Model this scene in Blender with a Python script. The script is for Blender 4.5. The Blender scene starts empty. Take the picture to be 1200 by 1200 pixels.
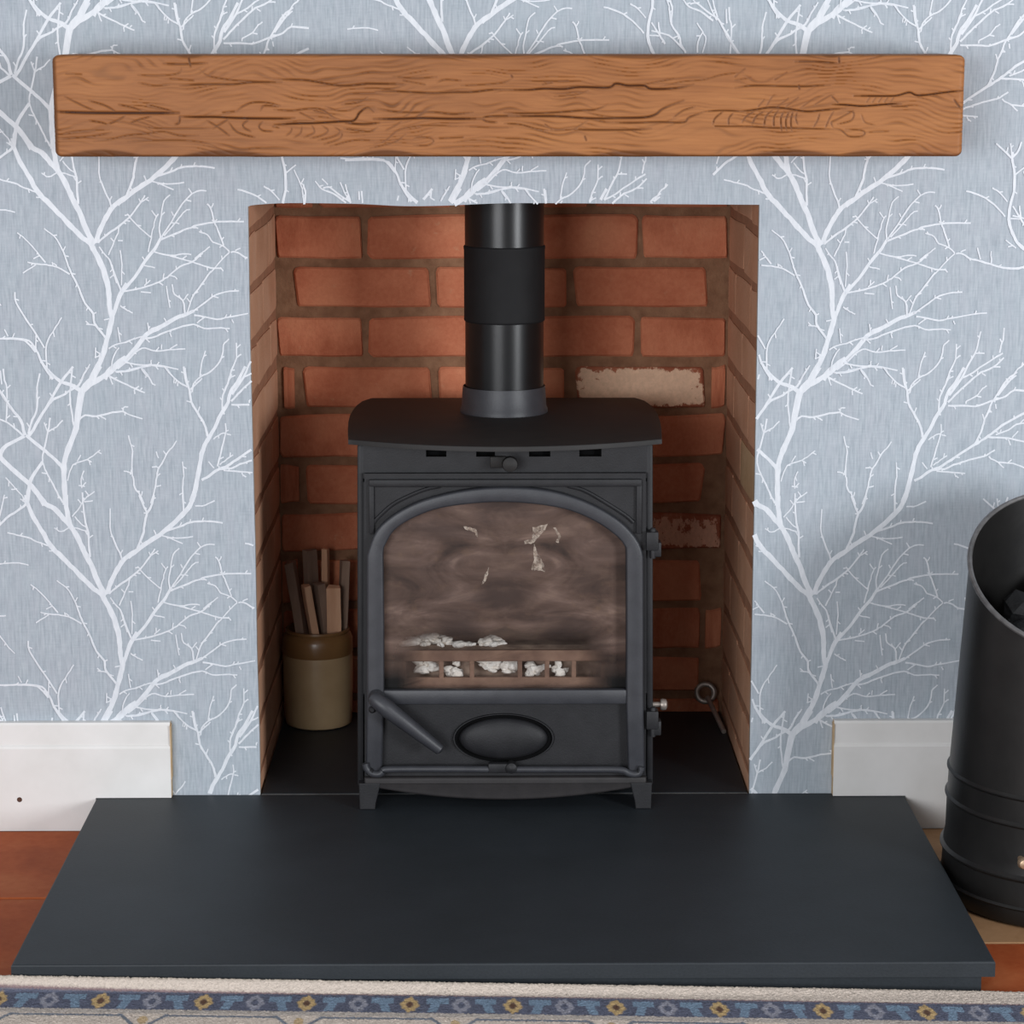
import bpy, bmesh, math, random
import numpy as np
from mathutils import Vector, Matrix
random.seed(7)
rng = np.random.default_rng(11)
S = bpy.context.scene
COL = S.collection

# ------------------------------------------------------------------ camera
cam_d = bpy.data.cameras.new('camera')
cam = bpy.data.objects.new('camera', cam_d)
COL.objects.link(cam)
cam.location = (-0.0225, -3.62, 1.19)
cam.rotation_euler = (math.radians(90 - 10.97), 0, math.radians(-0.55))
cam_d.sensor_width = 36.0
cam_d.lens = 36.0 * 2900 / 1200
cam_d.clip_start = 0.05
S.camera = cam

# ------------------------------------------------------------------ world, daylight, exposure
w = bpy.data.worlds.new('room_daylight'); S.world = w; w.use_nodes = True
wb = w.node_tree.nodes['Background']
wb.inputs[0].default_value = (0.95, 0.97, 1.0, 1)
wb.inputs[1].default_value = 0.42
def area(name, loc, target, sx, sy, power, col):
    d = bpy.data.lights.new(name, 'AREA'); d.shape = 'RECTANGLE'; d.size = sx; d.size_y = sy
    d.energy = power; d.color = col
    o = bpy.data.objects.new(name, d); COL.objects.link(o); o.location = loc
    o.rotation_euler = (Vector(target) - Vector(loc)).to_track_quat('-Z', 'Y').to_euler()
    return o
area('daylight_window_right', (2.9, -3.5, 1.02), (0.1, 0, 0.7), 0.9, 1.2, 105, (0.94, 0.97, 1.0))
area('daylight_window_left', (-1.55, -4.4, 1.06), (0, 0, 0.7), 2.0, 1.25, 96, (0.95, 0.97, 1.0))
S.view_settings.view_transform = 'Standard'
S.view_settings.look = 'None'
S.view_settings.gamma = 1.0
S.view_settings.use_curve_mapping = False
S.view_settings.exposure = 0.0
S.cycles.use_denoising = True
S.cycles.max_bounces = 8
S.cycles.transparent_max_bounces = 12

# ------------------------------------------------------------------ materials
def srgb(r, g, b):
    f = lambda c: (c / 12.92 if c <= 0.04045 else ((c + 0.055) / 1.055) ** 2.4)
    return (f(r / 255), f(g / 255), f(b / 255), 1)
class NT:
    def __init__(s, name):
        s.m = bpy.data.materials.new(name); s.m.use_nodes = True
        s.t = s.m.node_tree; s.n = s.t.nodes; s.p = s.n['Principled BSDF']; s.out = s.n['Material Output']
    def new(s, typ, **kw):
        nd = s.n.new(typ)
        for k, v in kw.items(): setattr(nd, k, v)
        return nd
    def link(s, a, b): s.t.links.new(a, b)
    def coord(s, scale=(1, 1, 1), kind='Object'):
        tc = s.new('ShaderNodeTexCoord'); mp = s.new('ShaderNodeMapping')
        s.link(tc.outputs[kind], mp.inputs[0]); mp.inputs['Scale'].default_value = scale
        return mp.outputs[0]
    def noise(s, vec, scale, detail=4, rough=0.55, dist=0.0):
        nd = s.new('ShaderNodeTexNoise'); s.link(vec, nd.inputs['Vector'])
        nd.inputs['Scale'].default_value = scale; nd.inputs['Detail'].default_value = detail
        nd.inputs['Roughness'].default_value = rough; nd.inputs['Distortion'].default_value = dist
        return nd.outputs[0]
    def ramp(s, fac, stops):
        nd = s.new('ShaderNodeValToRGB'); s.link(fac, nd.inputs[0])
        el = nd.color_ramp.elements
        el[0].position, el[0].color = stops[0]; el[1].position, el[1].color = stops[-1]
        for p, c in stops[1:-1]:
            e = el.new(p); e.color = c
        return nd.outputs[0]
    def mix(s, fac, a, b, mode='MIX'):
        nd = s.new('ShaderNodeMixRGB', blend_type=mode)
        for sock, v in zip(nd.inputs, (fac, a, b)):
            if hasattr(v, 'is_linked') or isinstance(v, bpy.types.NodeSocket): s.link(v, sock)
            else: sock.default_value = v
        return nd.outputs[0]
    def bump(s, h, strength=0.3, dist=0.002):
        nd = s.new('ShaderNodeBump'); s.link(h, nd.inputs['Height'])
        nd.inputs['Strength'].default_value = strength; nd.inputs['Distance'].default_value = dist
        s.link(nd.outputs[0], s.p.inputs['Normal'])
    def col(s, c):
        if isinstance(c, bpy.types.NodeSocket): s.link(c, s.p.inputs['Base Color'])
        else: s.p.inputs['Base Color'].default_value = c
    def rough(s, r, metal=0.0, spec=0.5):
        s.p.inputs['Roughness'].default_value = r; s.p.inputs['Metallic'].default_value = metal
        s.p.inputs['Specular IOR Level'].default_value = spec
M = {}
def speckled(name, c0, c1, scale, rough, metal=0.0, spec=0.5, bump=0.2, bscale=None, bdist=0.001, stretch=(1, 1, 1)):
    m = NT(name); v = m.coord(stretch)
    n = m.noise(v, scale, 5)
    m.col(m.ramp(n, [(0.3, c0), (0.7, c1)]))
    m.rough(rough, metal, spec)
    if bump: m.bump(m.noise(v, bscale or scale * 3, 4), bump, bdist)
    M[name] = m.m
    return m
# wallpaper ground: fine vertical slub weave
m = NT('wallpaper_ground'); v = m.coord((1, 1, 0.09))
a = m.noise(v, 330, 3, 0.6); b = m.noise(m.coord((1, 1, 0.25)), 60, 3); c = m.noise(m.coord((1, 1, 1)), 7, 2)
h = m.noise(m.coord((0.12, 1, 1)), 420, 2)
base = m.ramp(a, [(0.28, srgb(144, 154, 163)), (0.5, srgb(172, 181, 189)), (0.74, srgb(194, 201, 207))])
base = m.mix(0.25, base, m.ramp(h, [(0.3, srgb(150, 160, 173)), (0.7, srgb(186, 194, 204))]))
base = m.mix(m.ramp(b, [(0.4, (0, 0, 0, 1)), (0.75, (0.4, 0.4, 0.4, 1))]), base, srgb(179, 182, 192))
base = m.mix(m.ramp(c, [(0.35, (0, 0, 0, 1)), (0.7, (0.22, 0.22, 0.22, 1))]), base, srgb(162, 178, 187))
m.col(base); m.rough(0.62, 0, 0.4); m.bump(a, 0.12, 0.0006); M['wallpaper'] = m.m
m = NT('wallpaper_print'); v = m.coord((1, 1, 0.3))
m.col(m.ramp(m.noise(v, 200, 3), [(0.3, srgb(214, 219, 226)), (0.7, srgb(228, 232, 238))])); m.rough(0.45, 0, 0.5); M['print'] = m.m
speckled('plaster_edge', srgb(168, 158, 148), srgb(196, 188, 178), 60, 0.8)
speckled('mortar', srgb(124, 88, 66), srgb(150, 112, 86), 45, 0.95, bump=0.7, bscale=160, bdist=0.003, spec=0.2)
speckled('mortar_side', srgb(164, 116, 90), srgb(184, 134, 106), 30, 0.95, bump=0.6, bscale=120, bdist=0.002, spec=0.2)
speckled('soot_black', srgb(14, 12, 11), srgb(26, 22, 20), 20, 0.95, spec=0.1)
def brick_mat(name, dark, mid, light, wash=None, thresh=0.45, edge=True):
    m = NT(name)
    oi = m.new('ShaderNodeObjectInfo')
    tc = m.new('ShaderNodeTexCoord'); off = m.new('ShaderNodeVectorMath', operation='SCALE'); add = m.new('ShaderNodeVectorMath', operation='ADD')
    cx = m.new('ShaderNodeCombineXYZ')
    for i in range(3): m.link(oi.outputs['Random'], cx.inputs[i])
    m.link(cx.outputs[0], off.inputs[0]); off.inputs['Scale'].default_value = 37.0
    m.link(tc.outputs['Object'], add.inputs[0]); m.link(off.outputs[0], add.inputs[1])
    v = add.outputs[0]
    n1 = m.noise(v, 11, 4, 0.5); n2 = m.noise(v, 130, 4, 0.65)
    base = m.ramp(n1, [(0.32, dark), (0.5, mid), (0.72, light)])
    base = m.mix(m.ramp(oi.outputs['Random'], [(0.0, (0, 0, 0, 1)), (1.0, (0.55, 0.55, 0.55, 1))]), base, dark)
    base = m.mix(0.22, base, m.ramp(n2, [(0.35, dark), (0.7, light)]))
    # pale lime bloom flecks
    n3 = m.noise(v, 34, 5, 0.7)
    base = m.mix(m.ramp(n3, [(0.64, (0, 0, 0, 1)), (0.76, (0.5, 0.5, 0.5, 1))]), base, srgb(196, 160, 128))
    if wash:
        n4 = m.noise(v, 30, 6, 0.75)
        av = m.new('ShaderNodeVectorMath', operation='ABSOLUTE'); m.link(tc.outputs['Object'], av.inputs[0])
        asx = m.new('ShaderNodeSeparateXYZ'); m.link(av.outputs[0], asx.inputs[0])
        ex = m.new('ShaderNodeMapRange'); m.link(asx.outputs[0], ex.inputs[0]); ex.inputs[1].default_value = 0.088; ex.inputs[2].default_value = 0.108; ex.inputs[4].default_value = 0.24
        ez = m.new('ShaderNodeMapRange'); m.link(asx.outputs[2], ez.inputs[0]); ez.inputs[1].default_value = 0.021; ez.inputs[2].default_value = 0.034; ez.inputs[4].default_value = 0.24
        mx = m.new('ShaderNodeMath', operation='MAXIMUM'); m.link(ex.outputs[0], mx.inputs[0]); m.link(ez.outputs[0], mx.inputs[1])
        sb_ = m.new('ShaderNodeMath', operation='SUBTRACT'); m.link(n4, sb_.inputs[0]); m.link(mx.outputs[0], sb_.inputs[1]); n4 = sb_.outputs[0]
        base = m.mix(m.ramp(n4, [(thresh - 0.02, (0, 0, 0, 1)), (thresh + 0.02, (1, 1, 1, 1))]), base,
                     m.ramp(n2, [(0.3, wash), (0.75, tuple(min(1, c * 1.25) for c in wash[:3]) + (1,))]))
    m.col(base); m.rough(0.88, 0, 0.25); m.bump(n2, 0.55, 0.0025); M[name] = m.m
brick_mat('brick_red', srgb(170, 94, 66), srgb(200, 122, 90), srgb(216, 144, 108))
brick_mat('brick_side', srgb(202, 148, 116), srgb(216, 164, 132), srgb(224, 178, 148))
brick_mat('brick_lime', srgb(140, 80, 58), srgb(160, 92, 66), srgb(178, 112, 84), srgb(214, 178, 150), 0.34)
brick_mat('brick_flaked', srgb(130, 62, 42), srgb(150, 78, 54), srgb(190, 126, 98), srgb(196, 146, 122), 0.42)
brick_mat('brick_cream', srgb(190, 150, 112), srgb(206, 170, 132), srgb(216, 184, 148))
# slate
m = NT('slate'); v = m.coord(); n = m.noise(v, 9, 4); f = m.noise(v, 320, 3)
m.col(m.mix(0.3, m.ramp(n, [(0.3, srgb(33, 38, 42)), (0.7, srgb(43, 48, 53))]), m.ramp(f, [(0.3, srgb(26, 31, 36)), (0.75, srgb(50, 56, 62))])))
m.rough(0.55, 0, 0.38); m.bump(f, 0.25, 0.0006); M['slate'] = m.m
speckled('grout', srgb(92, 94, 94), srgb(122, 122, 120), 80, 0.9)
# stove paints
speckled('cast_iron', srgb(27, 27, 30), srgb(35, 35, 38), 40, 0.55, 0.0, 0.38, bump=0.35, bscale=420, bdist=0.0008)
speckled('iron_top', srgb(31, 29, 29), srgb(38, 36, 35), 30, 0.62, 0.0, 0.45, bump=0.3, bscale=380, bdist=0.0006)
speckled('enamel_flue', srgb(14, 14, 16), srgb(20, 20, 22), 30, 0.30, 0.0, 0.4, bump=0.12, bscale=500, bdist=0.0004)
speckled('gap_shade', srgb(6, 6, 7), srgb(10, 10, 11), 30, 0.9, spec=0.1)  # near-black that paints the shade inside the stove's gaps
speckled('firebrick', srgb(96, 78, 66), srgb(132, 112, 96), 22, 0.95, bump=0.4, bscale=80)
speckled('guard_iron', srgb(112, 84, 70), srgb(140, 110, 92), 40, 0.8)
speckled('ash', srgb(234, 224, 212), srgb(250, 246, 240), 70, 0.95, bump=0.8, bscale=200, bdist=0.004, spec=0.1)
speckled('iron_pale', srgb(48, 49, 54), srgb(57, 58, 63), 40, 0.45, 0.0, 0.5, bump=0.3, bscale=420, bdist=0.0006)  # paler, smoother copy of the cast iron
speckled('iron_lip', srgb(40, 38, 39), srgb(49, 46, 47), 40, 0.6, 0.0, 0.4, bump=0.3, bscale=420, bdist=0.0006)  # cast iron with the lip's warm reflected tone put into the colour
speckled('flue_matte', srgb(16, 16, 18), srgb(22, 22, 24), 30, 0.7, 0.0, 0.3, bump=0.1, bscale=500, bdist=0.0004)
speckled('ash_bed', srgb(92, 74, 64), srgb(150, 128, 112), 50, 0.95, bump=0.6, bscale=120)
# sooted glass: brown film, mirrored left/right, thinner low down
m = NT('sooted_glass')
tc = m.new('ShaderNodeTexCoord'); sx = m.new('ShaderNodeSeparateXYZ'); m.link(tc.outputs['Object'], sx.inputs[0])
ab = m.new('ShaderNodeMath', operation='ABSOLUTE'); m.link(sx.outputs[0], ab.inputs[0])
cb = m.new('ShaderNodeCombineXYZ'); m.link(ab.outputs[0], cb.inputs[0]); m.link(sx.outputs[1], cb.inputs[1]); m.link(sx.outputs[2], cb.inputs[2])
mp = m.new('ShaderNodeMapping'); m.link(cb.outputs[0], mp.inputs[0]); mp.inputs['Scale'].default_value = (0.55, 1, 1.3)
n1 = m.noise(mp.outputs[0], 16, 5, 0.55, 1.2); n2 = m.noise(m.coord((0.5, 1, 1.6)), 20, 5, 0.6, 0.8); n3 = m.noise(m.coord(), 55, 4, 0.6)
film = m.mix(0.35, m.ramp(n1, [(0.30, srgb(30, 23, 22)), (0.44, srgb(78, 60, 52)), (0.58, srgb(104, 84, 76)), (0.72, srgb(146, 122, 110))]),
             m.ramp(n2, [(0.32, srgb(40, 30, 28)), (0.52, srgb(92, 72, 63)), (0.7, srgb(138, 114, 100))]))
film = m.mix(m.ramp(n3, [(0.58, (0, 0, 0, 1)), (0.8, (0.25, 0.25, 0.25, 1))]), film, srgb(130, 104, 80))
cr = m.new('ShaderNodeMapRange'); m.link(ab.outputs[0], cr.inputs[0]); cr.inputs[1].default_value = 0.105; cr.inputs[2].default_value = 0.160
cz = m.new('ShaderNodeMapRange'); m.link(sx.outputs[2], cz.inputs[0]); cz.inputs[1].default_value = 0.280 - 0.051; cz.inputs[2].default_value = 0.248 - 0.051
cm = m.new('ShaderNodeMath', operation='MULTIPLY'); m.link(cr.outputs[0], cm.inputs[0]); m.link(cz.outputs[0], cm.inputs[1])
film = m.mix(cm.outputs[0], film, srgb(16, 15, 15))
def soot(cx_, cz_, rx_, rz_, amt, film):   # thick soot clouds burnt onto the pane
    vm = m.new('ShaderNodeVectorMath', operation='SUBTRACT'); m.link(tc.outputs['Object'], vm.inputs[0]); vm.inputs[1].default_value = (cx_, 0, cz_ - 0.051)
    vs = m.new('ShaderNodeVectorMath', operation='MULTIPLY'); m.link(vm.outputs[0], vs.inputs[0]); vs.inputs[1].default_value = (1 / rx_, 0, 1 / rz_)
    ln = m.new('ShaderNodeVectorMath', operation='LENGTH'); m.link(vs.outputs[0], ln.inputs[0])
    wob = m.new('ShaderNodeMath', operation='MULTIPLY_ADD'); m.link(n2, wob.inputs[0]); wob.inputs[1].default_value = 0.8; m.link(ln.outputs['Value'], wob.inputs[2])
    f_ = m.ramp(wob.outputs[0], [(0.55, (amt, amt, amt, 1)), (1.15, (0, 0, 0, 1))])
    return m.mix(f_, film, srgb(58, 45, 41))
for a_ in ((0.0, 0.515, 0.10, 0.05, 0.8), (0.005, 0.375, 0.09, 0.06, 0.75), (-0.075, 0.325, 0.10, 0.05, 0.7), (0.085, 0.315, 0.12, 0.06, 0.75), (-0.09, 0.47, 0.09, 0.03, 0.5), (0.12, 0.40, 0.06, 0.05, 0.5)):
    film = soot(*a_, film)
m.col(film); m.rough(0.5, 0, 0.25)
# height fade of the film: alpha high above, low in a band at the log guard
mr = m.new('ShaderNodeMapRange'); m.link(sx.outputs[2], mr.inputs[0])
mr.inputs[1].default_value = GLASS_Z0 = 0.328 - 0.051; mr.inputs[2].default_value = 0.306 - 0.051; mr.inputs[3].default_value = 0.0; mr.inputs[4].default_value = 1.0
xr = m.new('ShaderNodeMapRange'); m.link(ab.outputs[0], xr.inputs[0])
xr.inputs[1].default_value = 0.17; xr.inputs[2].default_value = 0.12; xr.inputs[3].default_value = 0.0; xr.inputs[4].default_value = 1.0
lr = m.new('ShaderNodeMapRange'); m.link(sx.outputs[2], lr.inputs[0])
lr.inputs[1].default_value = 0.225 - 0.051; lr.inputs[2].default_value = 0.24 - 0.051; lr.inputs[3].default_value = 0.0; lr.inputs[4].default_value = 1.0
mul = m.new('ShaderNodeMath', operation='MULTIPLY'); m.link(mr.outputs[0], mul.inputs[0]); m.link(xr.outputs[0], mul.inputs[1])
mu3 = m.new('ShaderNodeMath', operation='MULTIPLY'); m.link(mul.outputs[0], mu3.inputs[0]); m.link(lr.outputs[0], mu3.inputs[1])
nr = m.new('ShaderNodeMapRange'); m.link(n2, nr.inputs[0])
nr.inputs[1].default_value = 0.3; nr.inputs[2].default_value = 0.65; nr.inputs[3].default_value = 0.98; nr.inputs[4].default_value = 0.84
mu2 = m.new('ShaderNodeMath', operation='MULTIPLY_ADD'); m.link(mu3.outputs[0], mu2.inputs[0]); mu2.inputs[1].default_value = -0.80; m.link(nr.outputs[0], mu2.inputs[2])
m.link(mu2.outputs[0], m.p.inputs['Alpha'])
M['glass'] = m.m
# painted skirting
speckled('skirting_paint', srgb(222, 220, 217), srgb(232, 230, 228), 14, 0.45, 0, 0.5, bump=0.08)
speckled('bare_timber', srgb(190, 158, 118), srgb(216, 188, 150), 30, 0.8)
speckled('nail_hole', srgb(70, 46, 36), srgb(92, 62, 48), 60, 0.9)
# oak: grain painted per vertex, plus fine pores
m = NT('oak'); at = m.new('ShaderNodeAttribute', attribute_name='grain')
v = m.coord((0.07, 1, 1)); p = m.noise(v, 260, 4, 0.6); q = m.noise(m.coord((0.3, 1, 1)), 9, 3)
base = m.ramp(q, [(0.3, srgb(140, 86, 44)), (0.5, srgb(158, 99, 52)), (0.72, srgb(172, 112, 61))])
base = m.mix(0.28, base, m.ramp(p, [(0.3, srgb(122, 72, 36)), (0.7, srgb(182, 122, 72))]))
base = m.mix(at.outputs['Fac'], base, srgb(58, 26, 10))
m.col(base); m.rough(0.55, 0, 0.35); m.bump(p, 0.25, 0.0008); M['oak'] = m.m
# terracotta
def tile_mat(name, a, b, c):
    m = NT(name); oi = m.new('ShaderNodeObjectInfo'); v = m.coord(); n = m.noise(v, 7, 5, 0.6, 0.6); f = m.noise(v, 90, 4)
    base = m.ramp(n, [(0.3, a), (0.5, b), (0.72, c)])
    base = m.mix(0.2, base, m.ramp(f, [(0.3, a), (0.7, c)]))
    m.col(base); m.rough(0.6, 0, 0.12); m.bump(f, 0.2, 0.001); M[name] = m.m
tile_mat('terracotta', srgb(142, 64, 32), srgb(168, 82, 44), srgb(186, 108, 66))
tile_mat('terracotta_pale', srgb(150, 112, 78), srgb(172, 132, 96), srgb(188, 150, 114))
# scuttle, coal, crock, sticks
speckled('black_japan', srgb(22, 21, 21), srgb(30, 29, 28), 25, 0.38, 0.0, 0.5, bump=0.2, bscale=120, bdist=0.0008)
speckled('rim_pale', srgb(86, 84, 84), srgb(118, 116, 116), 60, 0.4, 0.3)  # paler than the scuttle body, slightly metallic
speckled('coal', srgb(9, 9, 10), srgb(18, 18, 20), 30, 0.65, 0.0, 0.3, bump=0.7, bscale=60, bdist=0.006)
speckled('brass', srgb(186, 156, 126), srgb(206, 178, 150), 40, 0.4, 0.7)
speckled('stoneware_cream', srgb(164, 136, 102), srgb(184, 158, 122), 12, 0.35, 0, 0.5, bump=0.05)
speckled('stoneware_brown', srgb(120, 86, 52), srgb(140, 104, 66), 14, 0.28, 0, 0.5, bump=0.05)
speckled('split_wood', srgb(196, 148, 116), srgb(220, 176, 144), 60, 0.85, stretch=(1, 1, 0.15))
speckled('bark_wood', srgb(120, 96, 82), srgb(150, 124, 106), 50, 0.9, stretch=(1, 1, 0.2))
speckled('steel_dull', srgb(150, 140, 132), srgb(180, 170, 162), 60, 0.4, 0.6)
# rug: woven pattern per vertex
m = NT('rug_wool'); at = m.new('ShaderNodeAttribute', attribute_name='weave')
v = m.coord(); n = m.noise(v, 420, 3, 0.7)
m.col(m.mix(0.35, at.outputs['Color'], m.mix(1.0, at.outputs['Color'], m.ramp(n, [(0.25, (0.62, 0.62, 0.62, 1)), (0.75, (1, 1, 1, 1))]), 'MULTIPLY')))
m.rough(0.95, 0, 0.1); m.bump(n, 0.8, 0.003); M['rug'] = m.m

# ------------------------------------------------------------------ mesh helpers
WL = {}
def finish(o, parent):
    COL.objects.link(o)
    if parent is not None: o.parent = parent
def empty(name, loc, label=None, cat=None, group=None):
    o = bpy.data.objects.new(name, None); o.empty_display_size = 0.05; COL.objects.link(o)
    o.location = loc; WL[o] = Vector(loc); tag(o, label, cat, group); return o
def tag(o, label=None, cat=None, group=None, kind=None):
    for k, v in (('label', label), ('category', cat), ('group', group), ('kind', kind)):
        if v: o[k] = v
    return o
def raw(name, verts, faces, mat, parent=None, smooth=False, origin=None):
    me = bpy.data.meshes.new(name)
    base = Vector(origin) if origin is not None else Vector((0, 0, 0))
    pw = WL.get(parent, Vector((0, 0, 0))) if parent is not None else Vector((0, 0, 0))
    if parent is not None and origin is None: base = pw
    me.from_pydata([tuple(Vector(v) - base) for v in verts], [], faces)
    if smooth: me.polygons.foreach_set('use_smooth', [True] * len(me.polygons))
    me.materials.append(M[mat]); me.update()
    o = bpy.data.objects.new(name, me); o.location = base - pw; WL[o] = base
    finish(o, parent); return o
class G:
    def __init__(s): s.bm = bmesh.new()
    def absorb(s, b):
        me = bpy.data.meshes.new('tmp'); b.to_mesh(me); b.free(); s.bm.from_mesh(me); bpy.data.meshes.remove(me); return s
    def box(s, x0, x1, y0, y1, z0, z1, bev=0.002, seg=2, taper=None):
        b = bmesh.new(); bmesh.ops.create_cube(b, size=1)
        for v in b.verts:
            v.co = Vector(((x0 + x1) / 2 + v.co.x * (x1 - x0), (y0 + y1) / 2 + v.co.y * (y1 - y0), (z0 + z1) / 2 + v.co.z * (z1 - z0)))
            if taper: v.co = taper(v.co)
        if bev: bmesh.ops.bevel(b, geom=list(b.edges), offset=bev, segments=seg, affect='EDGES', profile=0.5)
        return s.absorb(b)
    def prism(s, pts, axis, a, c, bev=0.0, seg=2):
        """polygon in the plane normal to axis ('y': (x,z), 'z': (x,y)) extruded from a to c; bevels the edges of cap c"""
        b = bmesh.new()
        mk = (lambda p, t: (p[0], t, p[1])) if axis == 'y' else ((lambda p, t: (p[0], p[1], t)) if axis == 'z' else (lambda p, t: (t, p[0], p[1])))
        A = [b.verts.new(mk(p, a)) for p in pts]; B = [b.verts.new(mk(p, c)) for p in pts]
        n = len(pts); b.faces.new(A); cap = b.faces.new(list(reversed(B)))
        for i in range(n): b.faces.new((A[i], B[i], B[(i + 1) % n], A[(i + 1) % n]))
        bmesh.ops.recalc_face_normals(b, faces=list(b.faces))
        if bev: bmesh.ops.bevel(b, geom=list(cap.edges), offset=bev, segments=seg, affect='EDGES', profile=0.5)
        return s.absorb(b)
    def strip(s, outer, inner, y0, y1, bev=0.0015):
        """band between two equal-length xz polylines, extruded from y0 (back) to y1 (front)"""
        b = bmesh.new(); n = len(outer)
        r = [[b.verts.new((p[0], y, p[1])) for p in L] for L, y in ((outer, y0), (outer, y1), (inner, y1), (inner, y0))]
        for i in range(n - 1):
            for k in range(4): b.faces.new((r[k][i], r[k][i + 1], r[(k + 1) % 4][i + 1], r[(k + 1) % 4][i]))
        b.faces.new([r[k][0] for k in range(4)]); b.faces.new([r[k][-1] for k in (3, 2, 1, 0)])
        bmesh.ops.recalc_face_normals(b, faces=list(b.faces))
        if bev:
            es = [e for e in b.edges if all(abs(v.co.y - y1) < 1e-6 for v in e.verts) and not any(e.verts[0] in (r[1][i], r[2][i]) and e.verts[1] in (r[1][i], r[2][i]) for i in range(1, n - 1))]
            bmesh.ops.bevel(b, geom=es, offset=bev, segments=2, affect='EDGES', profile=0.5)
        return s.absorb(b)
    def lathe(s, prof, center=(0, 0, 0), axis='z', n=32, cap=True, sx=1.0, sz=1.0):
        """prof: list of (radius, t) along axis"""
        b = bmesh.new(); rings = []
        for r, t in prof:
            ring = []
            for i in range(n):
                a = 2 * math.pi * i / n; u, v = r * math.cos(a) * sx, r * math.sin(a) * sz
                p = {'z': (u, v, t), 'y': (u, t, v), 'x': (t, u, v)}[axis]
                ring.append(b.verts.new((center[0] + p[0], center[1] + p[1], center[2] + p[2])))
            rings.append(ring)
        for A, B in zip(rings, rings[1:]):
            for i in range(n): b.faces.new((A[i], A[(i + 1) % n], B[(i + 1) % n], B[i]))
        if cap:
            b.faces.new(rings[0]); b.faces.new(list(reversed(rings[-1])))
        bmesh.ops.recalc_face_normals(b, faces=list(b.faces))
        return s.absorb(b)
    def tube(s, pts, r, n=10, closed=False):
        b = bmesh.new(); P = [Vector(p) for p in pts]; N = len(P); R = r if isinstance(r, (list, tuple)) else [r] * N
        rings = []; up = Vector((0, 0, 1))
        for i in range(N):
            t = (P[(i + 1) % N] - P[i - 1]) if closed else (P[min(i + 1, N - 1)] - P[max(i - 1, 0)])
            t.normalize(); u = t.cross(up)
            if u.length < 1e-3: u = t.cross(Vector((0, 1, 0)))
            u.normalize(); v = u.cross(t)
            rings.append([b.verts.new(P[i] + R[i] * (math.cos(2 * math.pi * k / n) * u + math.sin(2 * math.pi * k / n) * v)) for k in range(n)])
        for i in range(N if closed else N - 1):
            A, B = rings[i], rings[(i + 1) % N]
            for k in range(n): b.faces.new((A[k], A[(k + 1) % n], B[(k + 1) % n], B[k]))
        if not closed: b.faces.new(rings[0]); b.faces.new(list(reversed(rings[-1])))
        bmesh.ops.recalc_face_normals(b, faces=list(b.faces))
        return s.absorb(b)
    def lump(s, c, r, seed, sq=(1, 1, 1), sub=2, jag=0.35):
        b = bmesh.new(); bmesh.ops.create_icosphere(b, subdivisions=sub, radius=1); R = random.Random(seed)
        ph = [R.uniform(0, 6.28) for _ in range(6)]; fr = [R.uniform(1.2, 3.2) for _ in range(6)]
        for v in b.verts:
            d = 1 + jag * 0.5 * (math.sin(fr[0] * v.co.x + ph[0]) * math.sin(fr[1] * v.co.y + ph[1]) + math.sin(fr[2] * v.co.z + ph[2]) * math.cos(fr[3] * v.co.x + ph[3])) + R.uniform(-0.06, 0.06)
            v.co = Vector((c[0] + v.co.x * r * d * sq[0], c[1] + v.co.y * r * d * sq[1], c[2] + v.co.z * r * d * sq[2]))
        return s.absorb(b)
    def build(s, name, mat, parent=None, smooth=False, origin=None, angle=40):
        me = bpy.data.meshes.new(name)
        pw = WL.get(parent, Vector((0, 0, 0))) if parent is not None else Vector((0, 0, 0))
        base = Vector(origin) if origin is not None else pw
        bmesh.ops.translate(s.bm, verts=list(s.bm.verts), vec=-base)
        s.bm.to_mesh(me); s.bm.free()
        if smooth:
            me.polygons.foreach_set('use_smooth', [True] * len(me.polygons))
            me.set_sharp_from_angle(angle=math.radians(angle))
        me.materials.append(M[mat]); me.update()
        o = bpy.data.objects.new(name, me); o.location = base - pw; WL[o] = base
        finish(o, parent); return o
def resample(pts, n):
    P = [np.array(p, float) for p in pts]; d = [0]
    for a, b in zip(P, P[1:]): d.append(d[-1] + np.linalg.norm(b - a))
    t = np.linspace(0, d[-1], n); A = np.array(P)
    return np.stack([np.interp(t, d, A[:, k]) for k in range(A.shape[1])], 1)
def smooth_curve(pts, n=6):
    P = [np.array(p, float) for p in pts]; P = [2 * P[0] - P[1]] + P + [2 * P[-1] - P[-2]]; out = []
    for i in range(1, len(P) - 2):
        p0, p1, p2, p3 = P[i - 1:i + 3]
        for k in range(n):
            t = k / n
            out.append(0.5 * (2 * p1 + (p2 - p0) * t + (2 * p0 - 5 * p1 + 4 * p2 - p3) * t * t + (3 * p1 - p0 - 3 * p2 + p3) * t ** 3))
    out.append(P[-2]); return out

HZ = 0.051           # hearth top
BY = 0.465           # face of the bricks at the back of the recess
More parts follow.
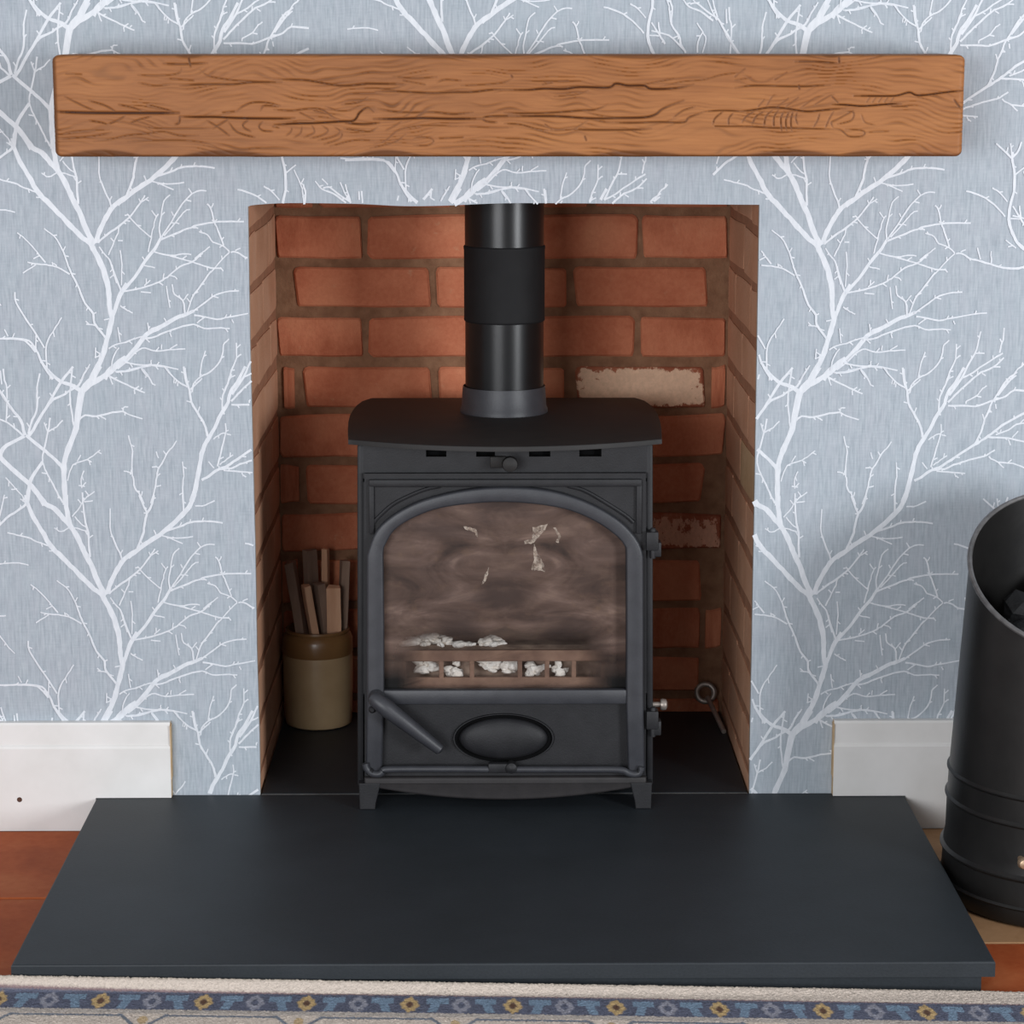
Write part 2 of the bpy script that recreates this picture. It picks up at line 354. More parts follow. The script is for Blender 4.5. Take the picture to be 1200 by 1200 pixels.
# ------------------------------------------------------------------ setting: papered wall with the fireplace opening
HL = [(-0.371, 0.0), (-0.371, 0.051), (-0.3704, 0.1466), (-0.3717, 0.2797), (-0.3711, 0.4371), (-0.3719, 0.592), (-0.3726, 0.7444), (-0.3717, 0.9414)]
HT = [(-0.3717, 0.9414), (-0.3599, 0.9438), (-0.3103, 0.9463), (-0.2111, 0.945), (-0.1491, 0.9419), (-0.0871, 0.9424), (-0.0126, 0.9455), (0.0619, 0.946), (0.211, 0.9447), (0.3727, 0.9434)]
HR = [(0.3727, 0.9434), (0.373, 0.7938), (0.3734, 0.6419), (0.3737, 0.4876), (0.3738, 0.2779), (0.3737, 0.1446), (0.3742, 0.0433), (0.3742, 0.0)]
HT = [tuple(p) for p in smooth_curve(HT, 4)]
XW, ZW, TH = 1.7, 2.4, 0.012
def wall():
    hole = HL + HT[1:] + HR[1:]
    outer = [(XW, 0), (XW, ZW), (-XW, ZW), (-XW, 0)]
    loop = hole + outer
    V = [(x, 0, z) for x, z in loop] + [(x, TH, z) for x, z in loop]; n = len(loop)
    nl = len(HL); nt = nl + len(HT) - 1
    iA, iB, iC, iD = n - 4, n - 3, n - 2, n - 1
    F = [list(range(0, nl)) + [iC, iD], list(range(nl - 1, nt)) + [iB, iC], list(range(nt - 1, len(hole))) + [iA, iB]]
    F += [[i + n for i in reversed(f)] for f in F]
    for i in range(n): F.append([i, (i + 1) % n, n + (i + 1) % n, n + i])
    me_o = raw('wall_back', V, F, 'wallpaper')
    me_o.data.materials.append(M['plaster_edge'])
    for p in me_o.data.polygons:
        if p.index >= 6: p.material_index = 1
    bm = bmesh.new(); bm.from_mesh(me_o.data); bmesh.ops.triangulate(bm, faces=[f for f in bm.faces if len(f.verts) > 4]); bmesh.ops.recalc_face_normals(bm, faces=bm.faces); bm.to_mesh(me_o.data); bm.free()
    return tag(me_o, kind='structure')
WALL = wall()
# printed branch pattern (half-drop repeat): flat ribbons a hair proud of the paper, in 0.1 mm
BR = """6.3 6.6 -6073,1651 -5964,1847 -5891,2007 -5834,2184 -5786,2361 -5737,2555
6.3 7.3 -5737,2555 -5774,2749 -5784,2978 -5844,3259 -5964,3522 -6020,3636
5.0 4.3 -5737,2555 -5672,2731 -5607,2907 -5518,3048
4.3 4.0 -5710,2617 -5654,2758 -5563,2951 -5387,3144 -5227,3389
4.0 3.6 -5244,3363 -5086,3555 -5015,3678 -4979,3730
7.3 7.3 -5884,1651 -5777,1793 -5566,1952
7.3 4.3 -5699,1819 -5505,1979 -5327,2209 -5204,2333 -5013,2421 -4805,2544 -4667,2597 -4545,2649
8.2 6.6 -6216,6713 -6275,6425 -6318,6154 -6446,5847 -6512,5625 -6521,5368 -6516,5024
6.3 5.9 -6512,5153 -6495,4895 -6452,4688
5.6 7.3 -7459,5729 -7298,5558 -7070,5352 -6924,5180 -6829,5025
6.3 6.9 -6908,5154 -6812,5016 -6679,4947 -6550,4792 -6452,4688 -6340,4480 -6262,4289 -6166,4098 -6073,3837 -5977,3645
6.3 4.3 -7459,5729 -7431,5815 -7352,5900 -7095,6036
4.6 3.0 -7044,6036 -6993,6070 -6850,6307 -6708,6528 -6529,6832 -6338,7068
3.3 2.6 -6708,6528 -6621,6596 -6502,6646 -6400,6714 -6263,6798 -6174,6967 -6104,7068
4.0 5.9 -6831,5651 -6964,5472 -7027,5352 -7058,5197 -7090,5025
5.3 6.9 -7094,5154 -7081,5034 -7005,4827 -6893,4637 -6766,4394 -6636,4255 -6472,4081 -6308,3907 -6128,3715 -5977,3627
2.0 2.3 -6831,5651 -6828,5745 -6789,5882 -6739,6103 -6699,6307
1.5 1.5 -6739,6103 -6785,6239
1.8 1.3 -6722,6112 -6602,6188 -6515,6273
2.0 2.3 -6831,5651 -6778,5489 -6715,5368 -6637,5197 -6558,5042
1.5 1.2 -6779,5471 -6846,5489
4.0 4.6 -7060,6053 -6930,5933 -6783,5813 -6653,5694 -6556,5591 -6526,5488
4.0 3.0 -7077,6053 -7128,6274 -7247,6427 -7342,6580 -7420,6715
2.6 2.0 -7111,6053 -7224,6155 -7322,6240 -7437,6291
1.8 2.1 -7347,6240 -7331,6444 -7319,6749 -7348,6867 -7358,7036
3.0 2.1 -7026,6070 -6987,6223 -6896,6409 -6873,6579 -6875,6765 -6826,6968
5.6 3.6 -6216,6697 -6330,6781 -6413,6815 -6512,6849 -6626,6934 -6738,7069
2.3 2.3 -6347,7035 -6381,6764 -6395,6595 -6377,6392 -6350,6205
8.2 6.9 -6216,6713 -6129,6815 -6042,6916 -5953,7068
6.6 7.3 -6199,6713 -6078,6815 -5908,6916 -5805,6983 -5719,7067
2.6 2.3 -6263,6290 -6177,6349 -6010,6332 -5773,6391 -5622,6408
1.8 1.3 -5622,6408 -5603,6467 -5545,6475
2.1 1.3 -5622,6408 -5523,6356 -5340,6297
1.3 1.0 -5960,6340 -5877,6289
2.3 2.0 -5807,6933 -5609,6831 -5428,6746 -5295,6687
1.7 1.3 -5353,6729 -5327,6755
1.5 1.2 -5436,6738 -5438,6670
1.8 1.5 -5807,6933 -5760,6814
2.3 2.1 -5721,7000 -5571,7008 -5402,7050 -5234,7092
2.1 1.7 -5343,7059 -5192,7084 -4975,7066 -4801,7033
2.0 1.7 -5327,7050 -5230,6932 -5183,6830 -5133,6797
2.3 2.0 -4959,7050 -4862,6914 -4764,6830 -4665,6771
1.5 1.2 -4854,6898 -4856,6830
6.6 5.6 -5926,3645 -5905,3767 -5814,3958 -5707,4132 -5568,4253 -5481,4305
5.6 6.6 -5612,4203 -5473,4310 -5299,4443 -5127,4547 -4954,4685 -4780,4857 -4676,4978 -4604,5150
6.6 3.6 -4640,5055 -4585,5227 -4547,5416 -4509,5605 -4453,5844 -4382,5980 -4277,6151 -4171,6371 -4067,6541 -4030,6694 -3926,6846 -3805,7065
3.3 1.8 6585,6628 6762,6882 6872,7119 6951,7254 6995,7439 7023,7574
1.7 1.5 6951,7254 7085,7254
2.3 2.1 6795,6899 6927,6967 7091,7085 7272,7203 7354,7253
2.1 1.8 7312,7262 7333,7372 7362,7489 7365,7624
2.8 2.1 6572,6526 6718,6679 6882,6831 7045,6966 7227,7051 7374,7186
2.0 1.3 7227,7051 7328,7051
1.8 1.5 7062,6958 7114,6924
2.5 2.3 6469,6330 6441,6416 6451,6603 6529,6789 6584,6925
2.3 2.0 6451,6611 6529,6798 6590,6984 6668,7170 6733,7220
1.8 1.8 6668,7170 6669,7389
2.3 2.6 6574,6475 6844,6475 6979,6466 7146,6517 7296,6567 7429,6618 7544,6703 7797,6686
2.1 1.7 6843,6500 6858,6551 6990,6619 7055,6704 7137,6771
2.5 2.1 7230,6533 7341,6703 7487,6856 7569,6923
2.3 2.0 7310,6627 7487,6864 7566,6983 7680,7101
2.9 2.1 7297,11874 7402,12055 7481,12145 7580,12215
2.6 2.6 7230,6533 7168,6363 7122,6244 7093,6125 7030,5971 6991,5894
1.5 1.2 7281,6499 7292,6431
1.5 1.2 7168,6380 7227,6380
1.7 1.3 7121,6261 7093,6346
3.6 3.0 6111,5346 6219,5406 6335,5492 6469,5543 6652,5663 6801,5766 6983,5885 7148,5988 7280,6090 7461,6227 7792,6397
2.6 2.1 6386,5509 6555,5526 6755,5612 6923,5663 7141,5714 7224,5765 7290,5808
2.1 2.0 7209,5714 7348,5628 7569,5610 7759,5533
1.7 1.5 7348,5628 7436,5542
2.1 1.7 6437,5492 6658,5474 6862,5457
1.5 1.3 6710,5457 6728,5405
2.5 2.1 7181,6005 7385,5996 7538,5979 7777,5918
1.8 1.3 7546,5996 7627,6090
1.7 1.5 7487,5970 7524,5885
2.1 2.0 7299,6039 7482,6107 7597,6192 7765,6218
2.3 1.8 6350,5552 6396,5715 6441,5903 6486,6074 6482,6194
1.5 1.2 6486,6049 6411,6040 6303,5964
1.3 1.2 6495,6040 6555,6023
1.8 1.3 6383,5578 6450,5629 6582,5723
1.3 1.0 6300,5526 6221,5621
3.3 2.6 -4381,6031 -4396,6117 -4443,6253 -4524,6389 -4604,6542 -4633,6728 -4679,6864 -4708,7066
2.1 1.8 5986,6646 5940,6798 5908,7019
2.1 1.8 -4624,6728 -4530,6813 -4444,6897
2.3 1.8 6003,6663 6024,6781 6139,6900 6255,6951 6386,7069 6465,7221 6477,7356 6558,7448
2.0 1.5 6122,6900 6150,7069 6211,7272
2.0 2.0 -4515,6380 -4488,6474
1.8 2.3 -5549,6050 -5527,5931 -5497,5811 -5515,5486 -5492,5401 -5479,5263 -5398,5143 -5351,5022
2.5 2.6 -5415,5151 -5368,5014 -5304,4876
1.7 1.3 -5507,5461 -5573,5504 -5632,5512
1.5 1.2 -5381,5143 -5371,5203
2.5 1.7 -5249,5022 -5185,5228 -5145,5434 -5117,5554 -5047,5657 -4976,5793 -4915,5862 -4845,5964
3.0 3.3 -5195,5151 -5251,4962 -5304,4876 -5341,4755 -5363,4599 -5418,4461 -5472,4322
1.7 1.3 -5113,5708 -5144,5802
1.8 1.5 -5158,5280 -5090,5297
1.7 1.3 -5117,5554 -5158,5589
1.7 2.3 -4760,5656 -4749,5434 -4770,5262 -4759,5021
2.3 2.6 -4773,5150 -4764,4857
1.7 2.0 -4591,4986 -4490,4986 -4405,5012 -4302,5063
3.0 2.3 -5058,4599 -4836,4668 -4665,4736 -4495,4753 -4377,4753 -4191,4727
1.5 1.2 -4674,4736 -4664,4780
1.8 1.7 -5110,4538 -4874,4495 -4636,4520
1.5 1.2 -5043,4521 -4792,4416
2.0 1.7 -5186,4547 -5210,4616
1.5 1.7 -6419,4662 -6318,4636 -6201,4601
3.3 2.1 -6179,4211 -6184,4324 -6193,4584 -6236,4808 -6254,5050 -6258,5187
1.7 1.7 -6199,4653 -6298,4722 -6379,4826
1.5 1.7 -6422,4826 -6307,4964 -6271,5033 -6166,5153
1.5 1.3 -6184,5127 -6080,5204
1.5 1.3 -6166,5144 -6214,5213
1.3 1.3 -6271,5024 -6328,5084
1.5 1.3 -6237,5050 -6110,5067
1.3 1.3 -6221,5522 -6267,5402 -6263,5265
1.2 1.2 -6313,5299 -6221,5285
1.7 1.5 -6469,4662 -6590,4602 -6690,4654
1.7 1.3 -6471,5368 -6405,5574 -6318,5642 -6165,5693 -6062,5761 -5976,5829
1.3 1.3 -6318,5659 -6264,5753
1.3 1.2 -6165,5684 -6108,5650
2.0 2.1 -7394,4586 -7252,4551 -7101,4516 -6951,4447 -6767,4377
1.3 1.3 -6786,4308 -6702,4308
3.3 3.0 -7552,4655 -7394,4811 -7238,4914 -7090,5025
1.5 1.5 -7081,5034 -7180,5094
1.3 1.7 -7387,5421 -7258,5266 -7177,5180 -7114,5077
1.2 1.2 -7310,5241 -7225,5249
2.1 1.8 -7504,4811 -7454,5000 -7414,5155
1.8 1.3 -7540,4106 -7319,4127 -7200,4118 -7100,4091
1.8 1.7 -7571,3311 -7469,3316
2.5 1.8 -5698,4158 -5720,4254 -5768,4358 -5831,4514 -5860,4669 -5852,4946
2.6 2.6 -5908,3653 -5751,3784 -5613,3871 -5491,3975
2.6 1.8 -5621,3871 -5430,4027 -5271,4235 -5209,4331
1.7 1.3 -5271,4235 -5159,4304
1.5 1.2 -5430,4027 -5471,4062
1.5 1.5 -5430,4010 -5282,3853 -5141,3730
1.8 2.0 -5761,3469 -5670,3661 -5615,3784 -5596,3871
1.3 1.2 -5618,3679 -5550,3679
1.7 2.3 -5893,3592 -5828,3487 -5746,3399 -5700,3242 -5654,3066
2.1 2.6 -5714,3329 -5668,3154 -5597,2960
1.5 1.7 -5589,3539 -5569,3329 -5586,3031
2.1 1.7 -4997,3712 -5009,3869 -4979,4043 -4932,4252 -4844,4339
2.3 1.8 -4979,3730 -4873,3887 -4767,4060 -4661,4217 -4522,4355 -4419,4398 -4317,4398
1.5 1.3 -4522,4355 -4571,4433
2.0 1.5 -4945,3747 -4805,3904 -4717,4008 -4630,4112 -4561,4130
1.7 1.5 -4801,4043 -4825,4095
2.6 2.0 -4989,3695 -4774,3782 -4602,3851 -4448,3903 -4209,3946 -4038,3954 -3783,3954
1.3 1.3 -4533,3868 -4449,3860
1.8 1.7 -5181,3512 -5133,3713 -5094,3887 -5048,4026 -5021,4061
1.3 1.2 -5048,4026 -5113,4113
2.0 1.8 -5104,3520 -4867,3459 -4679,3484 -4560,3475
2.0 2.0 -4867,3459 -4613,3388 -4444,3335 -4275,3282 -4121,3273
1.5 1.3 -4138,3291 -4096,3238
1.7 1.3 -5246,3319 -5093,3284
1.5 1.3 -5235,3398 -5268,3442
2.3 2.1 -5581,2934 -5306,2986 -5082,3056 -4978,3108 -4874,3178 -4718,3301 -4545,3370 -4389,3493
2.1 1.7 -4510,3414 -4389,3510 -4285,3589
1.7 1.2 -4978,3108 -4959,3196
1.5 1.3 -4874,3169 -4807,3152 -4773,3117
1.5 1.2 -5254,3021 -5166,3100
1.5 1.3 -5307,2933 -5163,2919
1.3 1.2 -4929,3020 -4886,2703
2.5 1.7 -4667,2597 -4696,2808 -4813,2897 -4844,3038
1.7 1.3 -4687,2808 -4616,2896
2.1 2.3 -4631,2632 -4558,2843 -4417,3037 -4276,3229
1.8 1.8 -4293,3203 -4154,3352 -3997,3509
1.5 1.2 -4557,2879 -4470,2931
2.0 1.7 -3997,3518 -4097,3606 -4232,3658 -4315,3763 -4433,3807
2.3 2.0 -4080,3606 -4160,3833 -4208,3955 -4255,4146 -4305,4207
1.5 1.3 -4246,4155 -4220,4216
2.0 3.0 6615,8720 6715,8720 6817,8653 6952,8620 7121,8570 7306,8520 7491,8503 7640,8536
1.5 1.3 6681,8745 6755,8778
2.0 1.8 6977,8636 6929,8803
2.1 1.8 7137,8578 7131,8753
3.0 4.3 7378,10130 7398,10040 7429,9876 7430,9629 7388,9431 7372,9217 7437,9018 7509,8885 7647,8769
2.3 2.1 6733,9630 6918,9580 7070,9497 7190,9398 7311,9266
2.1 1.8 7113,9679 7215,9613 7337,9481
2.0 2.5 7422,9415 7528,9250 7617,9117
2.3 1.8 7545,9250 7522,9415
1.7 1.7 7396,9233 7529,9225
2.1 1.7 7430,9859 7583,9982
2.5 2.3 7375,10109 7150,10314
2.3 2.1 7384,10130 7356,10314
2.7 2.3 7385,10109 7474,10212 7511,10334
1.8 1.5 7496,8802 7341,8918
1.7 2.5 -2734,9783 -2637,9668 -2473,9602 -2293,9471
1.5 1.5 -2635,9816 -2554,9734
1.5 2.1 -2372,9766 -2275,9553 -2235,9479
1.5 2.5 -3037,9947 -2949,9750 -2918,9635 -2896,9454
1.5 1.3 -2941,9742 -2899,9816
2.0 2.3 -2101,9635 -2091,9438
2.0 3.0 -2367,10110 -2219,10097 -2103,10110 -1939,10107 -1774,10093 -1684,10044 -1578,9913
2.3 3.3 -7596,2242 -7048,2240 -6882,2116 -6754,1831 -6640,1653
3.3 3.6 -6802,7153 -6738,7069
2.3 2.5 -7143,2929 -7131,2770 -6987,2523 -6857,2310 -6744,2115
1.7 1.8 -6858,2293 -6866,2080
1.7 2.5 -6473,2557 -6563,2416 -6689,2221 -6721,2062 -6713,1795
1.3 1.3 -7317,2382 -7269,2285
2.3 2.8 2390,12355 2424,12211 2410,12019 2519,11858 2553,11730 2620,11617
2.0 2.3 2125,11923 2371,11858 2520,11730 2620,11625
1.5 1.5 2778,12035 2870,11898
1.8 2.1 2862,11898 2798,11762 2792,11617
1.7 1.8 2870,11890 2912,11810 2866,11617
2.0 3.0 2676,12299 2774,12307 2939,12179 3088,12083 3172,11939 3273,11778 3374,11617
2.1 2.1 3002,12355 3071,12115
1.7 2.6 -6684,3856 -6551,3751 -6438,3576 -6376,3401 -6330,3261 -6250,3085
2.5 3.0 -6298,3173 -6202,2979 -6124,2768 -6009,2609 -5996,2467 -5848,2272
1.3 1.2 -6009,2609 -5966,2630
2.0 1.5 -5881,2326 -5980,2432 -6116,2459
1.5 1.3 -6423,3523 -6383,3593
1.5 2.1 -7077,3795 -6961,3699 -6863,3594 -6765,3472 -6684,3366
1.5 1.3 -6765,3463 -6852,3419
2.3 1.8 -6332,3190 -6516,3296 -6685,3331 -6821,3340 -6939,3367
1.8 1.5 -6821,3332 -7013,3209
1.7 1.3 -6515,3314 -6565,3349
1.7 1.7 -7582,3035 -7485,2894 -7404,2789 -7355,2736
2.1 1.7 -5802,2095 -5698,2157 -5542,2192 -5412,2254
1.7 1.5 -5551,2192 -5412,2245 -5240,2289
1.3 1.7 -5656,2414 -5628,2201
1.7 1.8 -5647,2112 -5737,1971 -5768,1793
1.5 1.5 -5990,2113 -5995,1962
1.3 1.3 -6012,1971 -5917,1992
1.5 1.5 -5858,2520 -5780,2538
2.0 1.7 -5612,2731 -5512,2661 -5436,2625
2.5 1.8 -5301,2244 -5155,2262 -4981,2332 -4774,2403 -4550,2455 -4397,2393 -4209,2401 -4020,2392
1.8 1.3 -4498,2473 -4376,2561
1.5 1.3 -4896,2332 -4877,2275
1.5 1.3 -5204,2351 -5217,2474
1.5 1.3 -4926,2474 -4976,2544
2.3 1.8 6060,7802 6228,7777 6397,7743 6580,7776 6847,7826 7097,7851
1.5 1.3 6514,7759 6537,7810
1.3 1.3 6634,7684 6615,7734
2.3 1.8 -4563,2632 -4424,2737 -4250,2860 -4077,2930 -3872,2947
1.5 1.3 -4267,2851 -4266,2899
2.3 1.7 -5524,1926 -5383,2067 -5262,2103 -5109,2058 -4902,2084 -4679,2092
1.5 1.3 -4902,2093 -4797,2155
1.3 1.3 -5022,2084 -5020,2155
2.3 1.7 -5576,1899 -5337,1854 -5097,1853 -4789,1790
1.8 1.8 -5701,1748 -5512,1765 -5338,1818 -5182,1871
1.5 1.3 -5183,1862 -5181,1925
1.7 1.5 -5330,1801 -5239,1685
1.7 2.0 -4994,1835 -4928,1746 -4760,1585 -4658,1531
1.8 1.5 -6211,1652 -6084,1865"""
def branches():
    A, B = np.array((1.0595, -0.003)), np.array((0.52975, 0.2595)); Cc = np.array((0.0, 0.5243))
    R = random.Random(3); units = []
    for ln in BR.strip().split('\n'):
        s = ln.split(); w0, w1 = float(s[0]) * 1e-3, float(s[1]) * 1e-3
        pts = [tuple(int(k) * 1e-4 for k in q.split(',')) for q in s[2:]]
        C = smooth_curve(pts, 3) if len(pts) > 2 else list(resample(pts, 4))
        n = len(C); W = [w0 + (w1 - w0) * i / (n - 1) for i in range(n)]
        C = [np.array(c) + (np.array((R.gauss(0, 1), R.gauss(0, 1))) * 0.00025 if 0 < i < n - 1 else 0) for i, c in enumerate(C)]
        W = [x * R.uniform(0.88, 1.12) for x in W]
        units.append((C, W))
        # little buds and spurs along thin twigs
        acc = R.uniform(0, 0.03)
        for i in range(1, n - 1):
            acc += float(np.linalg.norm(C[i] - C[i - 1]))
            if acc > 0.030 and W[i] < 0.0034:
                acc = R.uniform(-0.012, 0.006); t = C[i + 1] - C[i - 1]; a = math.atan2(t[1], t[0]) + R.choice((-1, 1)) * R.uniform(0.6, 1.2); l = R.uniform(0.003, 0.008)
                units.append(([C[i], C[i] + l * np.array((math.cos(a), math.sin(a)))], [0.0018, 0.0014]))
    V = []; F = []; NU = len(units)
    units = [(C, [max(1.15 * x, 0.0020) for x in W], -0.0003 - 0.0014 * k / NU) for k, (C, W) in enumerate(units)]
    def inside(x, z): return z < HZ - 0.004 or (-0.3708 < x < 0.3735 and z < 0.9445) or abs(x) > XW or z > ZW
    for i in range(-3, 4):
        for j in range(-5, 6):
            off = (i * B + j * Cc) if i % 2 else ((i // 2) * A + j * Cc)
            if i % 2: off = ((i - 1) // 2) * A + B + j * Cc
            for C, W, yo in units:
                Q = [c + off for c in C]
                if all(inside(*q) for q in Q): continue
                if max(q[1] for q in Q) < 0 or min(q[1] for q in Q) > ZW or min(q[0] for q in Q) > XW or max(q[0] for q in Q) < -XW: continue
                prev = None; n = len(Q)
                for k in range(n):
                    t = Q[min(k + 1, n - 1)] - Q[max(k - 1, 0)]; t = t / (np.linalg.norm(t) + 1e-9); nn = np.array((-t[1], t[0])) * W[k] / 2
                    q = Q[k] + (t * W[k] * 0.25 if k == n - 1 else 0)
                    if inside(*q): prev = None; continue
                    V.append((q[0] + nn[0], yo, q[1] + nn[1])); V.append((q[0] - nn[0], yo, q[1] - nn[1]))
                    cur = len(V) - 2
                    if prev is not None: F.append((prev, cur, cur + 1, prev + 1))
                    prev = cur
    o = raw('printed_branches', V, F, 'print', WALL)
    return tag(o, kind='stuff')
branches()

# ------------------------------------------------------------------ recess: mortar bed with single bricks
def slab(name, x0, x1, y0, y1, z0, z1, mat, kind='structure', parent=None, bev=0):
    o = G().box(x0, x1, y0, y1, z0, z1, bev).build(name, mat, parent); return tag(o, kind=kind)
RB = slab('wall_recess_back', -0.48, 0.48, BY + 0.006, BY + 0.1, 0.0, 0.99, 'mortar')
RL = slab('wall_recess_left', -0.48, -0.3745, TH, BY + 0.006, 0.0, 0.99, 'mortar_side')
RR = slab('wall_recess_right', 0.3765, 0.48, TH, BY + 0.006, 0.0, 0.99, 'mortar_side')
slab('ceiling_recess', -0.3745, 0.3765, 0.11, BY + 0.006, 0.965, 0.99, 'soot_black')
slab('trim_1', -0.3745, 0.3765, TH, 0.11, 0.9475, 0.99, 'brick_red')
def brick_mesh(seed):
    """unit stretcher 0.215 x 0.068 face toward -Y, 0.04 deep; worn corners, arris set back"""
    R = random.Random(seed); w_, h_, r = 0.1075, 0.034, 0.007
    out = []
    for cx, cz, a0 in ((w_ - r, h_ - r, 0), (-w_ + r, h_ - r, 90), (-w_ + r, -h_ + r, 180), (w_ - r, -h_ + r, 270)):
        rr = r * R.uniform(0.5, 1.4)
        for k in range(3):
            a = math.radians(a0 + 45 * k); out.append((cx + rr * math.cos(a) + R.uniform(-.0012, .0012), cz + rr * math.sin(a) + R.uniform(-.0012, .0012)))
    mid = []
    for i, p in enumerate(out):   # extra point per long edge for an uneven line
        q = out[(i + 1) % 12]; mid.append(p)
        if abs(q[0] - p[0]) > 0.1:
            for f in (0.33, 0.66): mid.append((p[0] + (q[0] - p[0]) * f, p[1] + (q[1] - p[1]) * f + R.uniform(-.0018, .0018)))
    n = len(mid); V = [(x, 0.04, z) for x, z in mid] + [(x, 0.003, z) for x, z in mid] + [(x * (1 - 0.003 / 0.1075), R.uniform(-.0006, .0006), z * (1 - 0.003 / 0.034)) for x, z in mid]
    F = []
    for k in (0, 1):
        for i in range(n): F.append((k * n + i, k * n + (i + 1) % n, (k + 1) * n + (i + 1) % n, (k + 1) * n + i))
    F.append(tuple(range(2 * n, 3 * n)))
    return V, F
VAR = {}
def brick(parent, mat, x0, x1, z0, z1, side, jit=0.0, v=None):
    """side: back (x range), left/right (y range)"""
    v = random.randrange(5) if v is None else v
    key = (v, mat)
    if key not in VAR:
        V, F = brick_mesh(v); me = bpy.data.meshes.new('brick'); me.from_pydata(V, [], F); me.materials.append(M[mat])
        bm = bmesh.new(); bm.from_mesh(me); bmesh.ops.recalc_face_normals(bm, faces=bm.faces); bm.to_mesh(me); bm.free(); VAR[key] = me
    o = bpy.data.objects.new('brick', VAR[key]); COL.objects.link(o); o.parent = parent
    m = (x0 + x1) / 2; zc = (z0 + z1) / 2; s = ((x1 - x0) / 0.215, 1, (z1 - z0) / 0.068)
    if side == 'back': o.location = (m, BY + jit, zc)
    elif side == 'left': o.location = (-0.372 + min(jit, 0), m, zc); o.rotation_euler = (0, 0, math.pi / 2)
    else: o.location = (0.374 - min(jit, 0), m, zc); o.rotation_euler = (0, 0, -math.pi / 2)
    o.location = Vector(o.location) - WL[parent]
    if side != 'back': s = (s[0], 0.2, s[2])
    o.scale = s; return o
ROWS = [(0.908, 0.962), (0.8237, 0.8937), (0.7432, 0.8096), (0.6608, 0.7262), (0.5748, 0.6436), (0.4925, 0.5619), (0.4125, 0.478), (0.3319, 0.3949), (0.2433, 0.3142), (0.1614, 0.2284), (0.0834, 0.1465), (0.02, 0.072)]
BACK = {0: [(-.372, -.31), (-.30, -.085), (-.075, .14), (.15, .371)],
        1: [(-.3715, -.2305), (-.221, -.004), (.006, .222), (.232, .372)],
        2: [(-.3415, -.118), (-.108, .108), (.120, .340)],
        3: [(-.3715, -.231), (-.221, -.004), (.006, .2185), (.2305, .372)],
        4: [(-.363, -.345), (-.329, -.117), (-.105, .105), (.124, .338), (.349, .372)],
        5: [(-.3715, -.231), (-.221, -.004), (.006, .2185), (.2305, .372)],
        6: [(-.3715, -.34), (-.328, -.115), (-.105, .108), (.120, .337)],
        7: [(-.3715, -.231), (-.221, -.004), (.006, .2185), (.232, .370)],
        8: [(-.3715, -.345), (-.335, -.117), (-.105, .108), (.120, .337)],
        9: [(-.3715, -.231), (-.221, -.004), (.006, .2185), (.230, .335), (.345, .372)],
        10: [(-.345, -.117), (-.105, .108), (.120, .337)],
        11: [(-.3715, -.231), (-.221, -.004), (.006, .2185), (.2305, .372)]}
for r, L in BACK.items():
    for x0, x1 in L:
        mat = 'brick_lime' if (r == 4 and x0 == .124) else 'brick_flaked' if (r == 7 and x0 == .232) else 'brick_red'
        brick(RB, mat, x0, x1, ROWS[r][0], ROWS[r][1], 'back', random.uniform(-0.001, 0.0025))
for side, par in (('left', RL), ('right', RR)):
    for r, (z0, z1) in enumerate(ROWS):
        L = [(0.0125, 0.118), (0.1205, 0.343), (0.3455, 0.463)] if (r + (side == 'right')) % 2 else [(0.0125, 0.224), (0.2265, 0.462)]
        for k, (a, b) in enumerate(L):
            mat = 'brick_cream' if (side == 'right' and r == 5 and k == 0) else 'brick_side'
            brick(par, mat, a, b, z0 + 0.001, z1 + 0.001, side, -0.0004)

# ------------------------------------------------------------------ floor, skirting
FL = slab('floor', -1.7, 1.7, -2.2, 0.0, -0.03, -0.003, 'mortar')
tv = []
def tile(x0, x1, y0, y1, mat):
    key = ('tile', mat)
    if key not in VAR:
        b = bmesh.new(); bmesh.ops.create_cube(b, size=1)
        for v in b.verts: v.co = Vector((v.co.x * 0.29, v.co.y * 0.29, v.co.z * 0.012))
        bmesh.ops.bevel(b, geom=[e for e in b.edges if all(v.co.z > 0 for v in e.verts)], offset=0.002, segments=1, affect='EDGES')
        me = bpy.data.meshes.new('floor_tile'); b.to_mesh(me); b.free(); me.materials.append(M[mat]); VAR[key] = me
    o = bpy.data.objects.new('floor_tile', VAR[key]); COL.objects.link(o); o.parent = FL
    o.location = Vector(((x0 + x1) / 2, (y0 + y1) / 2, -0.006 + random.uniform(-.0004, .0004))) - WL[FL]; o.scale = ((x1 - x0) / 0.29, (y1 - y0) / 0.29, 1)
g = 0.004
for i in range(4):   # left of the hearth
    x1 = -0.60 - 0.30 * i; x0 = x1 - 0.30 + g
    for y1, y0 in ((-0.02, -0.315), (-0.319, -0.617), (-0.621, -0.917), (-0.921, -1.217), (-1.221, -1.517)):
        tile(x0, x1, y0, y1, 'terracotta')
for i in range(4):   # right of the hearth
    x0 = 0.595 + 0.30 * i; x1 = x0 + 0.30 - g
    for k, (y1, y0) in enumerate(((-0.02, -0.20), (-0.204, -0.50), (-0.504, -0.80), (-0.804, -1.10), (-1.104, -1.40), (-1.404, -1.70))):
        tile(x0, x1, y0, y1, 'terracotta_pale' if (i == 0 and k in (0, 1)) else 'terracotta')
for i in range(4):   # under the rug
    x0 = -0.599 + 0.2985 * i
    for y1, y0 in ((-0.73, -1.02), (-1.024, -1.32), (-1.324, -1.62)): tile(x0, x0 + 0.2945, y0, y1, 'terracotta')
